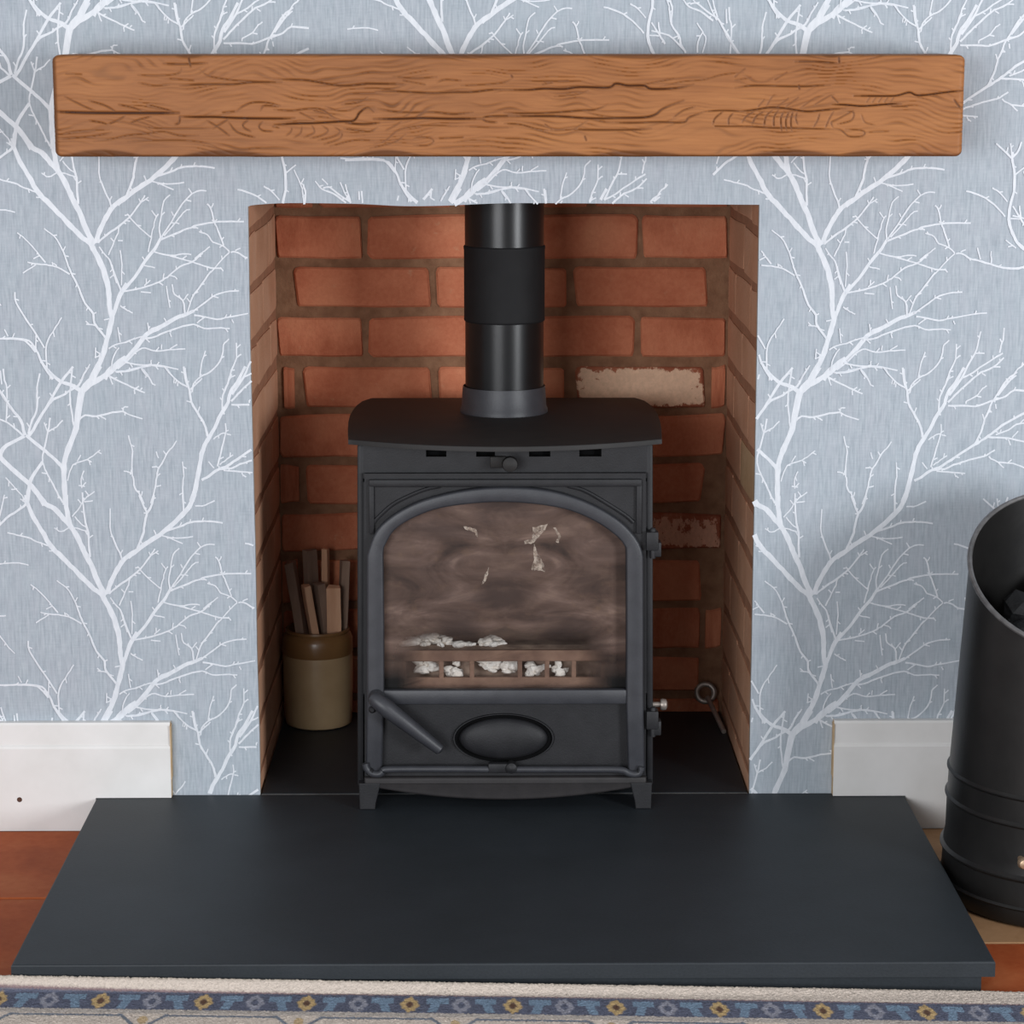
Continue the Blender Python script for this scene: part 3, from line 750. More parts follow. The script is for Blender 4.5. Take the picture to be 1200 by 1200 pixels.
def skirting(side):
    # profile (y, z): plain board with a set-back top band
    zt = 0.1685
    prof = [(-0.0005, 0.0), (-0.0180, 0.0), (-0.0180, 0.129), (-0.0165, 0.1325), (-0.0150, 0.134), (-0.0140, 0.165), (-0.0125, zt), (-0.0005, zt)]
    profH = [(y, max(z, HZ + 0.0008)) for y, z in prof]
    if side == 'left': xs = [(-1.7, prof), (-0.6182, prof), (-0.6182, profH), (-0.5037, profH)]
    else: xs = [(0.4992, profH), (0.6100, profH), (0.6100, prof), (1.7, prof)]
    V = []; F = []; n = len(prof)
    for x, P in xs: V += [(x, y, z) for y, z in P]
    for k in range(3):
        for i in range(n): F.append((k * n + i, k * n + (i + 1) % n, (k + 1) * n + (i + 1) % n, (k + 1) * n + i))
    F.append(tuple(range(n))); F.append(tuple(range(3 * n, 4 * n)))
    o = raw('baseboard_' + side, V, F, 'skirting_paint'); tag(o, kind='structure')
    o.data.materials.append(M['bare_timber'])
    o.data.polygons[-1 if side == 'left' else -2].material_index = 1
    bm = bmesh.new(); bm.from_mesh(o.data); bmesh.ops.remove_doubles(bm, verts=bm.verts, dist=1e-5); bmesh.ops.recalc_face_normals(bm, faces=bm.faces); bm.to_mesh(o.data); bm.free()
    # rubbed timber arris at the cut end
    x = -0.5037 if side == 'left' else 0.4992; s = 1 if side == 'left' else -1
    G().box(min(x, x + s * 0.0012), max(x, x + s * 0.0012), -0.0176, -0.0006, HZ + 0.03, 0.164, 0).build('worn_edge', 'bare_timber', o)
    return o
BL = skirting('left'); skirting('right')
G().lathe([(0.0042, -0.0178), (0.0036, -0.0186), (0.0015, -0.0184)], (-0.7335, 0, 0.0495), 'y', 10).build('nail_head', 'nail_hole', BL)

# ------------------------------------------------------------------ hearth
hearth = empty('hearth', (0, -0.35, 0), 'wide black slate hearth slab laid on the floor in front of the fireplace opening', 'hearth')
G().prism([(-0.6177, -0.7), (0.6092, -0.7), (0.6092, -0.0002), (-0.6177, -0.0002)], 'z', HZ - 0.020, HZ, 0.0022).build('slab', 'slate', hearth)
G().box(-0.606, 0.5955, -0.686, -0.02, 0.0005, HZ - 0.0201, 0.001).build('plinth', 'slate', hearth)
inner = empty('inner_hearth', (0, 0.24, 0), 'black slate slab on the fireplace recess floor, under the stove, behind the pale joint', 'hearth')
G().prism([(-0.3695, 0.0042), (0.3715, 0.0042), (0.3715, BY - 0.001), (-0.3695, BY - 0.001)], 'z', 0.001, HZ, 0.0015).build('slab', 'slate', inner)
G().box(-0.3695, 0.3715, 0.0002, 0.0040, 0.02, HZ - 0.0006, 0).build('grout_joint', 'grout', inner)

# ------------------------------------------------------------------ oak beam
GR = """2.1 1 64.0,130.5 96.7,131.7 143.3,132.1 178.3,132.1 208.7,132.1
1.6 .9 211.0,136.3 227.3,136.8 250.7,136.8 283.3,138.2 330.0,138.7 344.0,138.2
1.2 .5 192.3,74.5 213.3,75.2 227.3,74.5 243.7,74.0
1.3 0.6 221.5,66.3 222.7,73.3 223.8,78.0
0.9 .4 234.3,81.5 243.7,88.5 260.0,92.0 278.7,94.3 306.6,95.5
0.9 .4 213.3,79.2 211.0,85.0 199.3,87.8 180.7,88.5 162.0,87.8
1.2 .6 211.0,100.2 227.3,99.0 248.3,98.5 274.0,98.5 295.0,96.2 330.0,96.2
0.7 .35 78.0,86.2 96.7,86.9
0.7 .35 162.0,96.7 180.7,100.2 199.3,99.0
0.7 .35 199.3,92.0 227.3,94.3
0.9 .5 75.7,113.0 89.7,120.0 101.3,125.8 110.7,129.3
0.9 .5 103.7,117.7 120.0,122.3 129.3,127.0 136.3,131.7
0.9 .5 138.7,122.3 155.0,125.8 166.7,130.5
0.9 .5 171.3,122.3 190.0,127.0 201.7,130.5
0.9 .5 103.7,141.0 117.7,143.3 125.8,146.1
0.9 .5 124.7,145.7 138.7,139.8 145.7,135.2
0.9 .5 150.3,144.5 162.0,139.8 176.0,136.3
1.2 .5 209.8,135.2 208.7,143.3 204.0,145.7
0.9 .4 66.3,163.2 92.0,160.8 113.0,158.5 129.3,155.0
0.9 .35 75.7,155.0 96.7,152.7 127.0,151.5
0.9 .4 108.3,165.5 131.7,162.0 148.0,158.5 171.3,156.2 190.0,153.8 208.7,158.5 232.0,158.5
0.9 .4 162.0,148.0 190.0,150.3 227.3,150.3 248.3,150.3
0.9 .35 148.0,165.5 178.3,164.3 213.3,164.3 236.7,166.7 250.7,171.3
0.9 .5 241.3,141.0 253.0,148.0 267.0,158.5
0.9 .5 248.3,150.3 260.0,143.3 267.0,138.7
0.9 .5 267.0,143.3 274.0,152.7 283.3,157.3 297.3,160.8
0.9 .5 290.3,139.8 283.3,145.7 285.7,150.3 292.7,153.8
0.9 .5 306.6,142.2 302.0,148.0 306.6,152.7 318.3,153.8
0.9 .4 318.3,148.0 325.3,149.2
0.9 .4 260.0,131.7 274.0,130.5
0.9 .5 276.3,130.5 283.3,124.7 295.0,120.0 311.3,120.0 327.6,123.5
0.9 .45 304.3,129.3 309.0,123.5 325.3,124.7
1.2 .6 320.0,92.5 343.3,93.2 362.0,94.3 397.0,100.2 425.0,98.5 432.0,97.8 471.7,98.5
1.6 .9 320.0,146.1 343.3,144.5 366.7,144.0 397.0,142.2 413.3,141.0 420.3,131.7 429.7,125.8 436.7,130.5
1.2 .7 404.0,143.8 422.7,145.2 443.7,143.8
0.9 .5 320.0,128.2 341.0,129.3 362.0,127.0 376.0,128.2 390.0,137.5 397.0,139.8
0.9 .4 366.7,129.3 380.7,132.8
0.9 .4 350.3,131.7 366.7,139.8
0.9 .4 380.7,124.7 394.7,129.3 408.7,128.9 418.0,124.7 427.3,123.5
0.9 .45 399.3,122.3 418.0,120.0 429.7,114.2
1.2 .6 439.0,107.2 460.0,106.7 483.3,107.9 506.7,108.8 530.0,107.9 553.3,107.6 576.6,104.8 600.0,104.8
0.9 .4 460.0,89.7 488.0,91.5 511.3,90.1
0.9 .35 471.7,94.3 497.3,99.0
0.9 .4 511.3,96.7 520.7,93.2 539.3,94.3
1.2 .5 441.3,127.0 460.0,130.5 483.3,131.7 506.7,131.2 530.0,133.5 553.3,131.7
1.4 .8 436.7,139.1 464.7,139.1 495.0,138.2 530.0,139.1 562.7,138.7
1.2 .6 562.7,138.7 572.0,136.3 600.0,135.9
1.2 .5 562.7,138.7 569.7,142.2 581.3,143.3
0.9 .5 401.7,150.3 418.0,152.7 432.0,153.8 441.3,149.2
0.9 .4 341.0,149.2 338.7,155.0 334.0,158.5
0.9 .4 352.7,148.0 350.3,156.2 343.3,160.8
0.9 .4 364.3,146.8 366.7,155.0 355.0,160.8
0.9 .4 376.0,146.8 383.0,152.7 376.0,158.5 362.0,162.0
0.9 .4 390.0,148.0 397.0,153.8 390.0,159.7 371.3,164.3
0.9 .4 399.3,152.7 397.0,162.0 378.3,169.0
0.9 .4 385.3,171.3 413.3,164.3 436.7,164.3
0.9 .4 436.7,169.0 450.7,164.3 464.7,152.7 483.3,148.0 506.7,146.8 541.7,148.0
0.9 .4 432.0,173.7 460.0,166.7 474.0,157.3
0.9 .4 450.7,152.7 460.0,148.0 469.3,142.2
0.9 .4 481.0,164.3 488.0,160.8 502.0,161.5 506.7,165.5 499.7,170.2 483.3,170.2
0.9 .4 513.7,162.0 541.7,160.8
0.9 .35 530.0,166.7 553.3,164.3 588.3,166.7
0.9 .35 544.0,148.0 572.0,149.2 600.0,149.2
0.9 .4 539.3,100.2 565.0,99.0 588.3,96.7 600.0,92.0
1.4 .8 590.0,105.1 618.0,105.1 636.7,103.7 660.0,104.1 678.7,101.8 711.3,102.5 720.7,97.8 734.7,100.2 753.3,100.2 762.7,104.1 790.7,103.2 811.7,99.0
0.9 .4 636.7,95.5 664.7,94.3
0.9 .4 634.3,99.0 646.0,96.7
0.9 .4 648.3,113.0 674.0,110.7 688.0,106.0
0.9 .4 753.3,99.0 788.3,92.0
0.9 .4 772.0,101.3 800.0,95.5 823.3,93.2 846.6,87.3 870.0,85.0
1.2 .6 590.0,132.1 613.3,132.8 648.3,131.7 678.7,129.3 697.3,128.2 711.3,122.3
1.4 .75 590.0,136.3 625.0,135.9 655.3,136.3 683.3,138.2 702.0,138.7 720.7,138.2 753.3,137.5 767.3,134.0 776.7,127.0 800.0,117.7
1.2 .6 716.0,143.3 739.3,143.8 772.0,142.9 800.0,143.3 807.0,137.5 825.7,130.5
0.9 .5 788.3,137.5 800.0,129.3 814.0,124.7
0.9 .5 590.0,144.5 608.7,145.7 625.0,150.3 641.3,152.7
0.9 .4 637.8,145.7 646.0,151.5
0.9 .4 643.7,152.7 669.3,151.5 678.7,146.8 688.0,141.0
1.2 .6 667.0,151.5 692.7,152.0 720.7,152.2 751.0,151.5 762.7,150.3
0.9 .6 825.7,130.5 846.6,129.3 870.0,130.5
0.9 .6 835.0,145.7 837.3,138.7 846.6,130.5
0.9 .6 853.6,146.8 853.6,138.7 858.3,132.8
0.9 .5 837.3,148.0 870.0,148.0
1.2 .5 684.5,159.7 686.1,164.3
1.4 .5 598.2,88.5 599.3,90.1
1.4 .9 1131.8,106.0 1112.0,107.6 1077.0,111.8 1065.3,108.3 1051.3,111.8 1039.7,112.5 1000.0,112.3
1.4 .9 974.3,122.3 990.7,122.8 1011.7,124.2 1042.0,121.9 1056.0,121.9
0.9 .5 1044.3,124.2 1063.0,124.7
1.2 .7 860.0,130.5 878.7,129.3 902.0,125.8 920.7,127.0 934.7,129.3 948.7,130.5 972.0,128.2 990.7,127.0
0.9 .6 860.0,148.0 883.3,148.5 906.7,149.9 930.0,150.3 953.3,150.8 976.7,151.5
1.2 .6 860.0,103.2 883.3,100.2 934.7,101.3 972.0,99.5
1.3 0.6 935.1,100.2 935.8,103.7
1.2 .6 930.0,72.2 953.3,72.2 969.7,73.3 981.3,74.5
1.3 0.6 981.3,67.5 981.8,73.3
0.7 .35 860.0,89.7 871.7,80.3
0.7 .35 860.0,94.3 878.7,90.8
0.7 .4 906.7,93.2 920.7,85.0
0.9 .6 883.3,130.5 874.0,136.3 869.3,143.3
0.9 .6 895.0,130.5 885.7,136.3 881.0,145.7
0.9 .6 904.3,129.3 897.3,136.3 895.0,148.0
0.9 .6 911.3,129.3 906.7,137.5 906.7,149.2
0.9 .6 918.3,130.5 914.8,138.7 916.0,153.8
0.9 .6 924.2,130.5 920.7,141.0 921.8,152.7
0.9 .6 928.8,130.5 926.5,141.0 927.7,152.7
0.9 .5 933.5,131.7 932.3,138.7 934.7,145.7
0.9 .4 888.0,124.7 895.0,116.5
0.9 .4 897.3,124.7 904.3,113.0 909.0,111.8
0.9 .4 909.0,125.8 923.0,115.3
0.9 .4 920.7,124.7 934.7,114.2
0.9 .4 937.0,127.0 953.3,115.3 965.0,111.8
0.9 .4 951.0,124.7 969.7,113.0 976.7,110.7
0.9 .5 960.3,132.8 958.0,141.0 953.3,149.2
0.9 .5 976.7,130.5 972.0,138.7 967.3,150.3
0.9 .5 1000.0,129.3 981.3,139.8 974.3,143.3 976.7,150.3
0.9 .5 974.3,113.0 981.3,120.0
0.9 .5 990.7,130.5 1000.0,131.7 997.7,141.0 981.3,145.7
0.9 .5 976.7,150.3 986.0,152.7 995.3,159.7 1009.3,159.7 1014.0,156.2 1009.3,152.7 990.7,151.5
0.7 .35 1009.3,134.0 1014.0,143.3 1025.7,146.8
0.7 .35 1018.7,155.0 1042.0,153.8
0.7 .35 1018.7,114.2 1015.2,119.5
0.7 .35 1025.7,114.2 1022.2,119.5
0.7 .35 1032.7,114.2 1029.2,119.5
0.7 .35 1039.7,114.2 1036.2,119.5
0.7 .35 1046.7,114.2 1043.2,119.5
1.3 0.6 1117.8,116.5 1121.3,121.2 1126.0,127.0"""
def beam():
    X0, X1, Z1, Z0, YF, YB = -0.6235, 0.6380, 1.1599, 1.0198, -0.150, -0.001
    NX, NZ = 1068, 118
    sx = np.linspace(62, 1130, NX); tz = np.linspace(64.5, 183.5, NZ)
    dark = np.zeros((NZ, NX)); 
    for ln in GR.strip().split('\n'):
        s = ln.split(); wd, st = float(s[0]), float(s[1]); P = np.array([[float(k) for k in q.split(',')] for q in s[2:]])
        P = np.array(smooth_curve(P, 5)) if len(P) > 2 else P
        tot = np.linalg.norm(np.diff(P, axis=0), axis=1).sum(); run = 0
        for a, b in zip(P, P[1:]):
            l = np.linalg.norm(b - a) + 1e-9
            x0, x1 = min(a[0], b[0]) - 5, max(a[0], b[0]) + 5; y0, y1 = min(a[1], b[1]) - 5, max(a[1], b[1]) + 5
            i0, i1 = np.searchsorted(sx, (x0, x1)); j0, j1 = np.searchsorted(tz, (y0, y1))
            if i1 > i0 and j1 > j0:
                xx, yy = np.meshgrid(sx[i0:i1], tz[j0:j1])
                t = np.clip(((xx - a[0]) * (b[0] - a[0]) + (yy - a[1]) * (b[1] - a[1])) / l ** 2, 0, 1)
                d = np.hypot(xx - a[0] - t * (b[0] - a[0]), yy - a[1] - t * (b[1] - a[1]))
                u = (run + l / 2) / tot; fade = min(1, 0.35 + 4 * u) * min(1, 0.35 + 4 * (1 - u))
                dark[j0:j1, i0:i1] = np.maximum(dark[j0:j1, i0:i1], st * fade * np.exp(-(d / (max(wd, 1.0) * (0.92 if st < 0.85 else 0.66))) ** 2))
            run += l
    # quiet background figure: stretched smooth noise
    def vnoise(fx, fy, seed):
        r = np.random.default_rng(seed); g_ = r.random((int(fy) + 3, int(fx) + 3))
        u = np.linspace(0, fx, NX); v = np.linspace(0, fy, NZ); iu = u.astype(int); iv = v.astype(int); fu = u - iu; fv = v - iv
        fu = fu * fu * (3 - 2 * fu); fv = fv * fv * (3 - 2 * fv)
        a = g_[np.ix_(iv, iu)] * (1 - fu) + g_[np.ix_(iv, iu + 1)] * fu; b = g_[np.ix_(iv + 1, iu)] * (1 - fu) + g_[np.ix_(iv + 1, iu + 1)] * fu
        return a * (1 - fv)[:, None] + b * fv[:, None]
    warp = vnoise(14, 3, 1) * 5 + vnoise(40, 8, 2) * 1.2
    vv = np.linspace(0, 1, NZ)[:, None]
    fig = 0.5 + 0.5 * np.sin(2 * math.pi * (vv * 19 + warp)); fig = fig ** 3.5 * (vnoise(30, 12, 5) ** 1.6)
    dark = np.maximum(np.clip(dark * 1.3, 0, 1), 0.62 * fig)
    dark = np.clip(dark + 0.10 * (vnoise(60, 60, 3) - 0.5) * vnoise(8, 4, 4), 0, 1)
    # waney dark bark left along the lower arris (and a little along the top)
    W = np.zeros(NX)
    for x0, x1, h in ((70, 165, 7), (210, 312, 7), (408, 494, 6.5), (625, 690, 4.5), (690, 800, 6), (872, 985, 6.5), (985, 1050, 5.5), (1035, 1128, 3)):
        u = np.clip((sx - x0) / (x1 - x0), 0, 1); W = np.maximum(W, h * np.sin(math.pi * u) ** 1.2)
    W = W * 0.9 + 1.8 + 0.8 * vnoise(60, 1, 9)[0]
    bark = 1 / (1 + np.exp(-((tz[:, None] - (183.5 - W[None, :])) * 1.6)))
    topb = np.zeros(NX)
    for x0, x1, h in ((455, 620, 3.2), (700, 815, 4), (205, 240, 3), (960, 985, 2.5)):
        u = np.clip((sx - x0) / (x1 - x0), 0, 1); topb = np.maximum(topb, h * np.sin(math.pi * u))
    bark2 = 1 / (1 + np.exp(((tz[:, None] - (64.5 + topb[None, :] + 0.6)) * 1.6)))
    col = np.maximum(dark, 0.68 * np.maximum(bark, bark2 * 0.9))
    col = np.maximum(col, 0.55 * (1 / (1 + np.exp((sx - 66.5) * 1.6)))[None, :])
    X = X0 + (sx - 62) / 1068 * (X1 - X0); Z = Z1 - (tz - 64) / 120 * (Z1 - Z0)
    depth = dark * 0.0022 + bark * np.clip(tz[:, None] - (183.5 - W[None, :]), 0, 8) * 0.00025 + bark2 * 0.0018
    # section: front grid, then bottom, back, top
    r = 0.006
    front = np.stack([np.broadcast_to(X, (NZ, NX)), YF + depth, np.broadcast_to(Z[:, None], (NZ, NX))], -1)
    # round the front arrises
    for j in range(NZ):
        d = min(Z1 - Z[j], Z[j] - Z0)
        if d < 0.004: front[j, :, 1] += 0.004 - math.sqrt(max(0, 0.004 ** 2 - (0.004 - d) ** 2))
    ex = np.minimum(X - X0, X1 - X); e = np.clip(1 - ex / 0.008, 0, 1)
    front[:, :, 1] += 0.008 * (1 - np.sqrt(1 - e ** 2 * 0.98))[None, :]
    zc = (Z0 + Z1) / 2
    corner = np.clip(1 - ex / 0.010, 0, 1) ** 2 * 0.006   # rounded silhouette corners
    front[:, :, 2] -= np.sign(front[:, :, 2] - zc) * corner[None, :] * (np.abs(front[:, :, 2] - zc) / (zc - Z0)) ** 4
    rows = [front[j] for j in range(NZ)]; cols = [col[j] for j in range(NZ)]
    zb, zt_ = front[-1, :, 2], front[0, :, 2]
    wav = 0.0015 * np.sin(X * 23) + 0.001 * np.sin(X * 61)
    for y in (-0.12, -0.06, YB): rows.append(np.stack([X, np.full(NX, y), zb - 0.001 + wav * 0.3], -1)); cols.append(np.full(NX, 0.2))
    for y in (YB, -0.06, -0.12): rows.append(np.stack([X, np.full(NX, y), zt_ + 0.0005], -1)); cols.append(np.full(NX, 0.12))
    NR = len(rows); V = np.concatenate(rows); Cc = np.concatenate(cols)
    idx = np.arange(NR * NX).reshape(NR, NX); nxt = np.roll(idx, -1, axis=0)
    F = np.stack([idx[:, :-1], nxt[:, :-1], nxt[:, 1:], idx[:, 1:]], -1).reshape(-1, 4)
    org = Vector((0.007, -0.075, 1.0198))
    me = bpy.data.meshes.new('mantel_beam')
    me.vertices.add(len(V)); me.vertices.foreach_set('co', (V - np.array(org)).ravel())
    caps = [idx[:, 0], idx[::-1, -1]]
    nl = F.size + 2 * NR
    me.loops.add(nl); me.loops.foreach_set('vertex_index', np.concatenate([F.ravel()] + caps).astype(np.int32))
    me.polygons.add(len(F) + 2)
    st = np.concatenate([np.arange(len(F)) * 4, [F.size, F.size + NR]]).astype(np.int32)
    me.polygons.foreach_set('loop_start', st)
    me.update(calc_edges=True); me.validate()
    bm = bmesh.new(); bm.from_mesh(me); bmesh.ops.recalc_face_normals(bm, faces=bm.faces); bm.to_mesh(me); bm.free()
    me.polygons.foreach_set('use_smooth', [True] * len(me.polygons)); me.set_sharp_from_angle(angle=math.radians(50))
    at = me.attributes.new('grain', 'FLOAT', 'POINT'); at.data.foreach_set('value', Cc.astype(np.float32))
    me.materials.append(M['oak'])
    o = bpy.data.objects.new('mantel_beam', me); o.location = org; COL.objects.link(o)
    tag(o, 'thick rustic oak mantel beam with dark cracks, fixed to the wallpapered wall above the fireplace', 'mantel')
beam()

# ------------------------------------------------------------------ stove
st = empty('wood_stove', (0.0017, 0.12, HZ), 'matt black cast iron wood stove with arched sooty glass door, standing in the brick fireplace', 'stove')
def tp(co):   # the casting widens a little toward the base
    co.x = 0.0017 + (co.x - 0.0017) * (1 + (0.5575 - co.z) * 0.0527); return co
XC = 0.0017
sb = G()
for a, b in ((-0.2143, -0.204), (0.204 + 2 * XC, 0.2143 + 2 * XC)): sb.box(a, b, -0.060, 0.335, 0.082, 0.600, 0.003, taper=tp)
sb.box(-0.206, 0.209, 0.325, 0.338, 0.082, 0.600, 0, taper=tp)
sb.box(-0.206, 0.209, -0.05, 0.335, 0.082, 0.096, 0, taper=tp)
sb.box(-0.206, 0.209, -0.0595, -0.048, 0.545, 0.5820, 0, taper=tp)          # header under the top plate
cuts = [-0.206, -0.114, -0.0842, -0.0406, -0.0132, 0.0366, 0.0678, 0.1101, 0.1425, 0.209]
for k in range(0, 10, 2): sb.box(cuts[k], cuts[k + 1], -0.0595, -0.048, 0.5820, 0.600, 0, taper=tp)
sb.box(-0.206, -0.178, -0.0595, -0.048, 0.09, 0.55, 0, taper=tp); sb.box(0.181, 0.209, -0.0595, -0.048, 0.09, 0.55, 0, taper=tp)
sb.box(-0.206, 0.209, -0.0595, -0.048, 0.09, 0.225, 0, taper=tp)
body = sb.build('body', 'cast_iron', st, True)
G().box(-0.2, 0.203, -0.046, -0.03, 0.5826, 0.5995, 0).build('vent_shade', 'gap_shade', st)  # solid black box painting in the shade behind the vent slots
TOPL = [(-0.2269, -0.0597), (-0.2325, 0.03), (-0.2362, 0.1094), (-0.2375, 0.18), (-0.2362, 0.222), (-0.2325, 0.28), (-0.226, 0.325), (-0.2130, 0.3580)]
TOPR = [(2 * XC - x, y) for x, y in reversed(TOPL)]
front = [(XC + 0.2269 * math.cos(math.pi * k / 24), -0.0597 - 0.066 * (1 - math.cos(math.pi * k / 24) ** 2)) for k in range(1, 24)]
tpb = G().prism(TOPL + TOPR + front, 'z', 0.6005, 0.6079, 0.0018)
tpb.build('top_plate', 'iron_top', st, True, angle=30)
G().lathe([(0.0685, 0.6075), (0.0685, 0.613), (0.0665, 0.617), (0.0645, 0.645), (0.0640, 0.6488), (0.0626, 0.6488), (0.0626, 0.61)], (XC, 0.2114, 0), 'z', 56, False).build('flue_collar', 'iron_pale', st, True)
# bowed base plate (ash lip) and legs
arc = [(XC + 0.2105 * math.cos(math.pi * k / 32), 0.0875 - 0.0225 * (1 - math.cos(math.pi * k / 32) ** 2)) for k in range(33)]
G().prism([(XC - 0.2105, 0.1005), (XC + 0.2105, 0.1005)] + arc, 'y', -0.058, -0.0765, 0.004, 3).build('ash_lip', 'iron_lip', st, True, angle=50)
for s in (-1, 1):
    for yy in (-0.078, 0.27):
        P = [(XC + s * 0.2185, 0.0920), (XC + s * 0.1860, 0.0920), (XC + s * 0.1935, 0.0605), (XC + s * 0.1945, HZ + 0.0003), (XC + s * 0.2175, HZ + 0.0003)]
        G().prism(P, 'y', yy + 0.03, yy, 0.0015).build('leg', 'cast_iron', st)
# door
dr_g = G()
AI = [(-0.1777, 0.2215), (-0.1766, 0.3317), (-0.1767, 0.4495), (-0.159, 0.4787), (-0.1228, 0.5002), (-0.0792, 0.5128), (-0.0020, 0.5190), (0.0774, 0.5110), (0.1285, 0.4924), (0.1648, 0.4674), (0.1780, 0.4500), (0.1795, 0.3308), (0.1802, 0.2205)]
AO = [(-0.2029, 0.2215), (-0.2017, 0.3317), (-0.2005, 0.4407), (-0.1864, 0.4763), (-0.1588, 0.5016), (-0.1189, 0.5217), (-0.0605, 0.5362), (-0.0020, 0.5411), (0.0624, 0.5366), (0.1171, 0.5200), (0.1646, 0.4934), (0.1922, 0.4654), (0.2032, 0.4424), (0.2046, 0.3308), (0.2057, 0.2205)]
def arch(P, zi):    # legs straight, arch smooth
    c = smooth_curve([p for p in P[2:-2]], 6)
    return [np.array(P[0])] + [np.array(P[1])] + c + [np.array(P[-2]), np.array(P[-1])]
ai = resample(arch(AI, 0), 90); ao = resample(arch(AO, 0), 90)
zt0, zb0 = 0.5590, 0.1012
def dx(x, z): return XC + (x - XC) * (1 + (0.5575 - z) * 0.0527)
inn = [tuple(p) for p in ai]
left = [(dx(-0.2034, zb0), zb0), (dx(-0.2034, zt0), zt0), (-0.0020, zt0)] + [inn[k] for k in range(44, -1, -1)] + [(inn[0][0], zb0)]
right = [(dx(0.2068, zb0), zb0), (dx(0.2068, zt0), zt0), (-0.0020, zt0)] + [inn[k] for k in range(44, 90)] + [(inn[-1][0], zb0)]
dr_g.prism(left, 'y', -0.0600, -0.0700); dr_g.prism(list(reversed(right)), 'y', -0.0600, -0.0700)
dr_g.box(inn[0][0] - 0.001, inn[-1][0] + 0.001, -0.0690, -0.0602, zb0, 0.2215, 0)
door = dr_g.build('door', 'cast_iron', st)
leg_l = lambda x, z: np.array((x, z))
ao2 = np.vstack([[dx(-0.2005, 0.108) - 0.0005, 0.108], ao, [dx(0.204, 0.108) + 0.0005, 0.108]]); ai2 = np.vstack([[dx(-0.1767, 0.108) - 0.001, 0.108], ai, [dx(0.179, 0.108) + 0.001, 0.108]])
G().strip(ao2, ai2, -0.0695, -0.0850, 0.003).build('arch_band', 'iron_pale', door, True, angle=50)
G().box(-0.1790, 0.1815, -0.0830, -0.0690, 0.2142, 0.2366, 0.003, 2).build('rail', 'iron_pale', door, True)
fr = G()
fr.box(-0.1970, 0.2006, -0.0765, -0.0695, 0.5400, 0.5512, 0.002)
fr.box(-0.1972, -0.1895, -0.0760, -0.0695, 0.47, 0.545, 0.0015); fr.box(0.1930, 0.2008, -0.0760, -0.0695, 0.47, 0.545, 0.0015)
fr.build('frame_moulding', 'cast_iron', door, True)
for nm, P in (('bead', [(-0.1915, 0.4856), (-0.1839, 0.4945), (-0.1626, 0.5135), (-0.1376, 0.5267), (-0.114, 0.5361), (-0.0928, 0.5405)]), ('bead', [(0.0931, 0.5405), (0.1177, 0.5335), (0.1509, 0.5143), (0.1772, 0.4971), (0.1893, 0.4864)])):
    G().tube([(p[0], -0.0715, p[1]) for p in smooth_curve(P, 5)], 0.0028, 8).build(nm, 'cast_iron', door, True)
# sooted pane with pale marks
gp = empty  # (pane mesh below)
pane_pts = [(p[0] * 1.012, p[1] + 0.003) for p in ai[::2]] + [(ai[-1][0] * 1.012, 0.2285), (ai[0][0] * 1.012, 0.2285)]
pane = G().prism(pane_pts, 'y', -0.0605, -0.0640).build('glass_pane', 'glass', st, origin=(XC, 0.12, HZ))
pane['label'] = 'smoke-browned arched glass pane'
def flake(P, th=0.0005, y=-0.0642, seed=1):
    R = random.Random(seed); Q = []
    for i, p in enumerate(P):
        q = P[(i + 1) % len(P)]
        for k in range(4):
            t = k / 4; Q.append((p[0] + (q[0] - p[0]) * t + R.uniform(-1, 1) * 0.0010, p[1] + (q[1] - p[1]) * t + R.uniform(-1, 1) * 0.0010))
    return G().prism(Q, 'y', y, y - th).build('pale_mark', 'pale_mark', pane)
am = speckled('pale_mark', srgb(150, 130, 116), srgb(206, 192, 178), 160, 0.9)
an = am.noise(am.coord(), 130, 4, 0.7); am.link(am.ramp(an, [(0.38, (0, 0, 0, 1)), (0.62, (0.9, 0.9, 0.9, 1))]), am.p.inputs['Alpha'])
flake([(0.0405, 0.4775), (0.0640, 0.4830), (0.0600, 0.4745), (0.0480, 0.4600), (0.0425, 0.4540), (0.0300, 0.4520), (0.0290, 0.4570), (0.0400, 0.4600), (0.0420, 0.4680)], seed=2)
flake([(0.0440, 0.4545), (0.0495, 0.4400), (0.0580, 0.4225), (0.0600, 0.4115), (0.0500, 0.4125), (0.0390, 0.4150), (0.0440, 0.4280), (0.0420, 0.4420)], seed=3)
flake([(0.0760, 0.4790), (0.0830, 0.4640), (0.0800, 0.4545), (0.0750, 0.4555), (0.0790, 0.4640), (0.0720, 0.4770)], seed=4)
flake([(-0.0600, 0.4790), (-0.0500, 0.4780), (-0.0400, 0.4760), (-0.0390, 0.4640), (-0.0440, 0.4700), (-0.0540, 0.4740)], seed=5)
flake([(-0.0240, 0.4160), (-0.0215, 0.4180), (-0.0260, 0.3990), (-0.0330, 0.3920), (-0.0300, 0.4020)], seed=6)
# lower panel: oval air wheel, the ring's shade painted as a black disc
ov = (-0.0011, -0.0690, 0.1595)
G().lathe([(0.0755, -0.0695), (0.0755, -0.0722), (0.0745, -0.0735), (0.0728, -0.0735), (0.0722, -0.0700)], (ov[0], 0, ov[2]), 'y', 64, False, 1.0, 0.505).build('air_wheel_rim', 'cast_iron', door, True)
G().lathe([(0.0724, -0.0704), (0.001, -0.0706)], (ov[0], 0, ov[2]), 'y', 64, True, 1.0, 0.505).build('air_wheel_shade', 'gap_shade', door)
G().lathe([(0.0640, -0.0700), (0.0655, -0.0740), (0.0630, -0.0780), (0.0540, -0.0815), (0.0360, -0.0845), (0.0180, -0.0860), (0.0005, -0.0864)], (ov[0], 0, ov[2] + 0.0006), 'y', 64, True, 1.0, 0.475).build('air_wheel', 'cast_iron', st, True, angle=60)
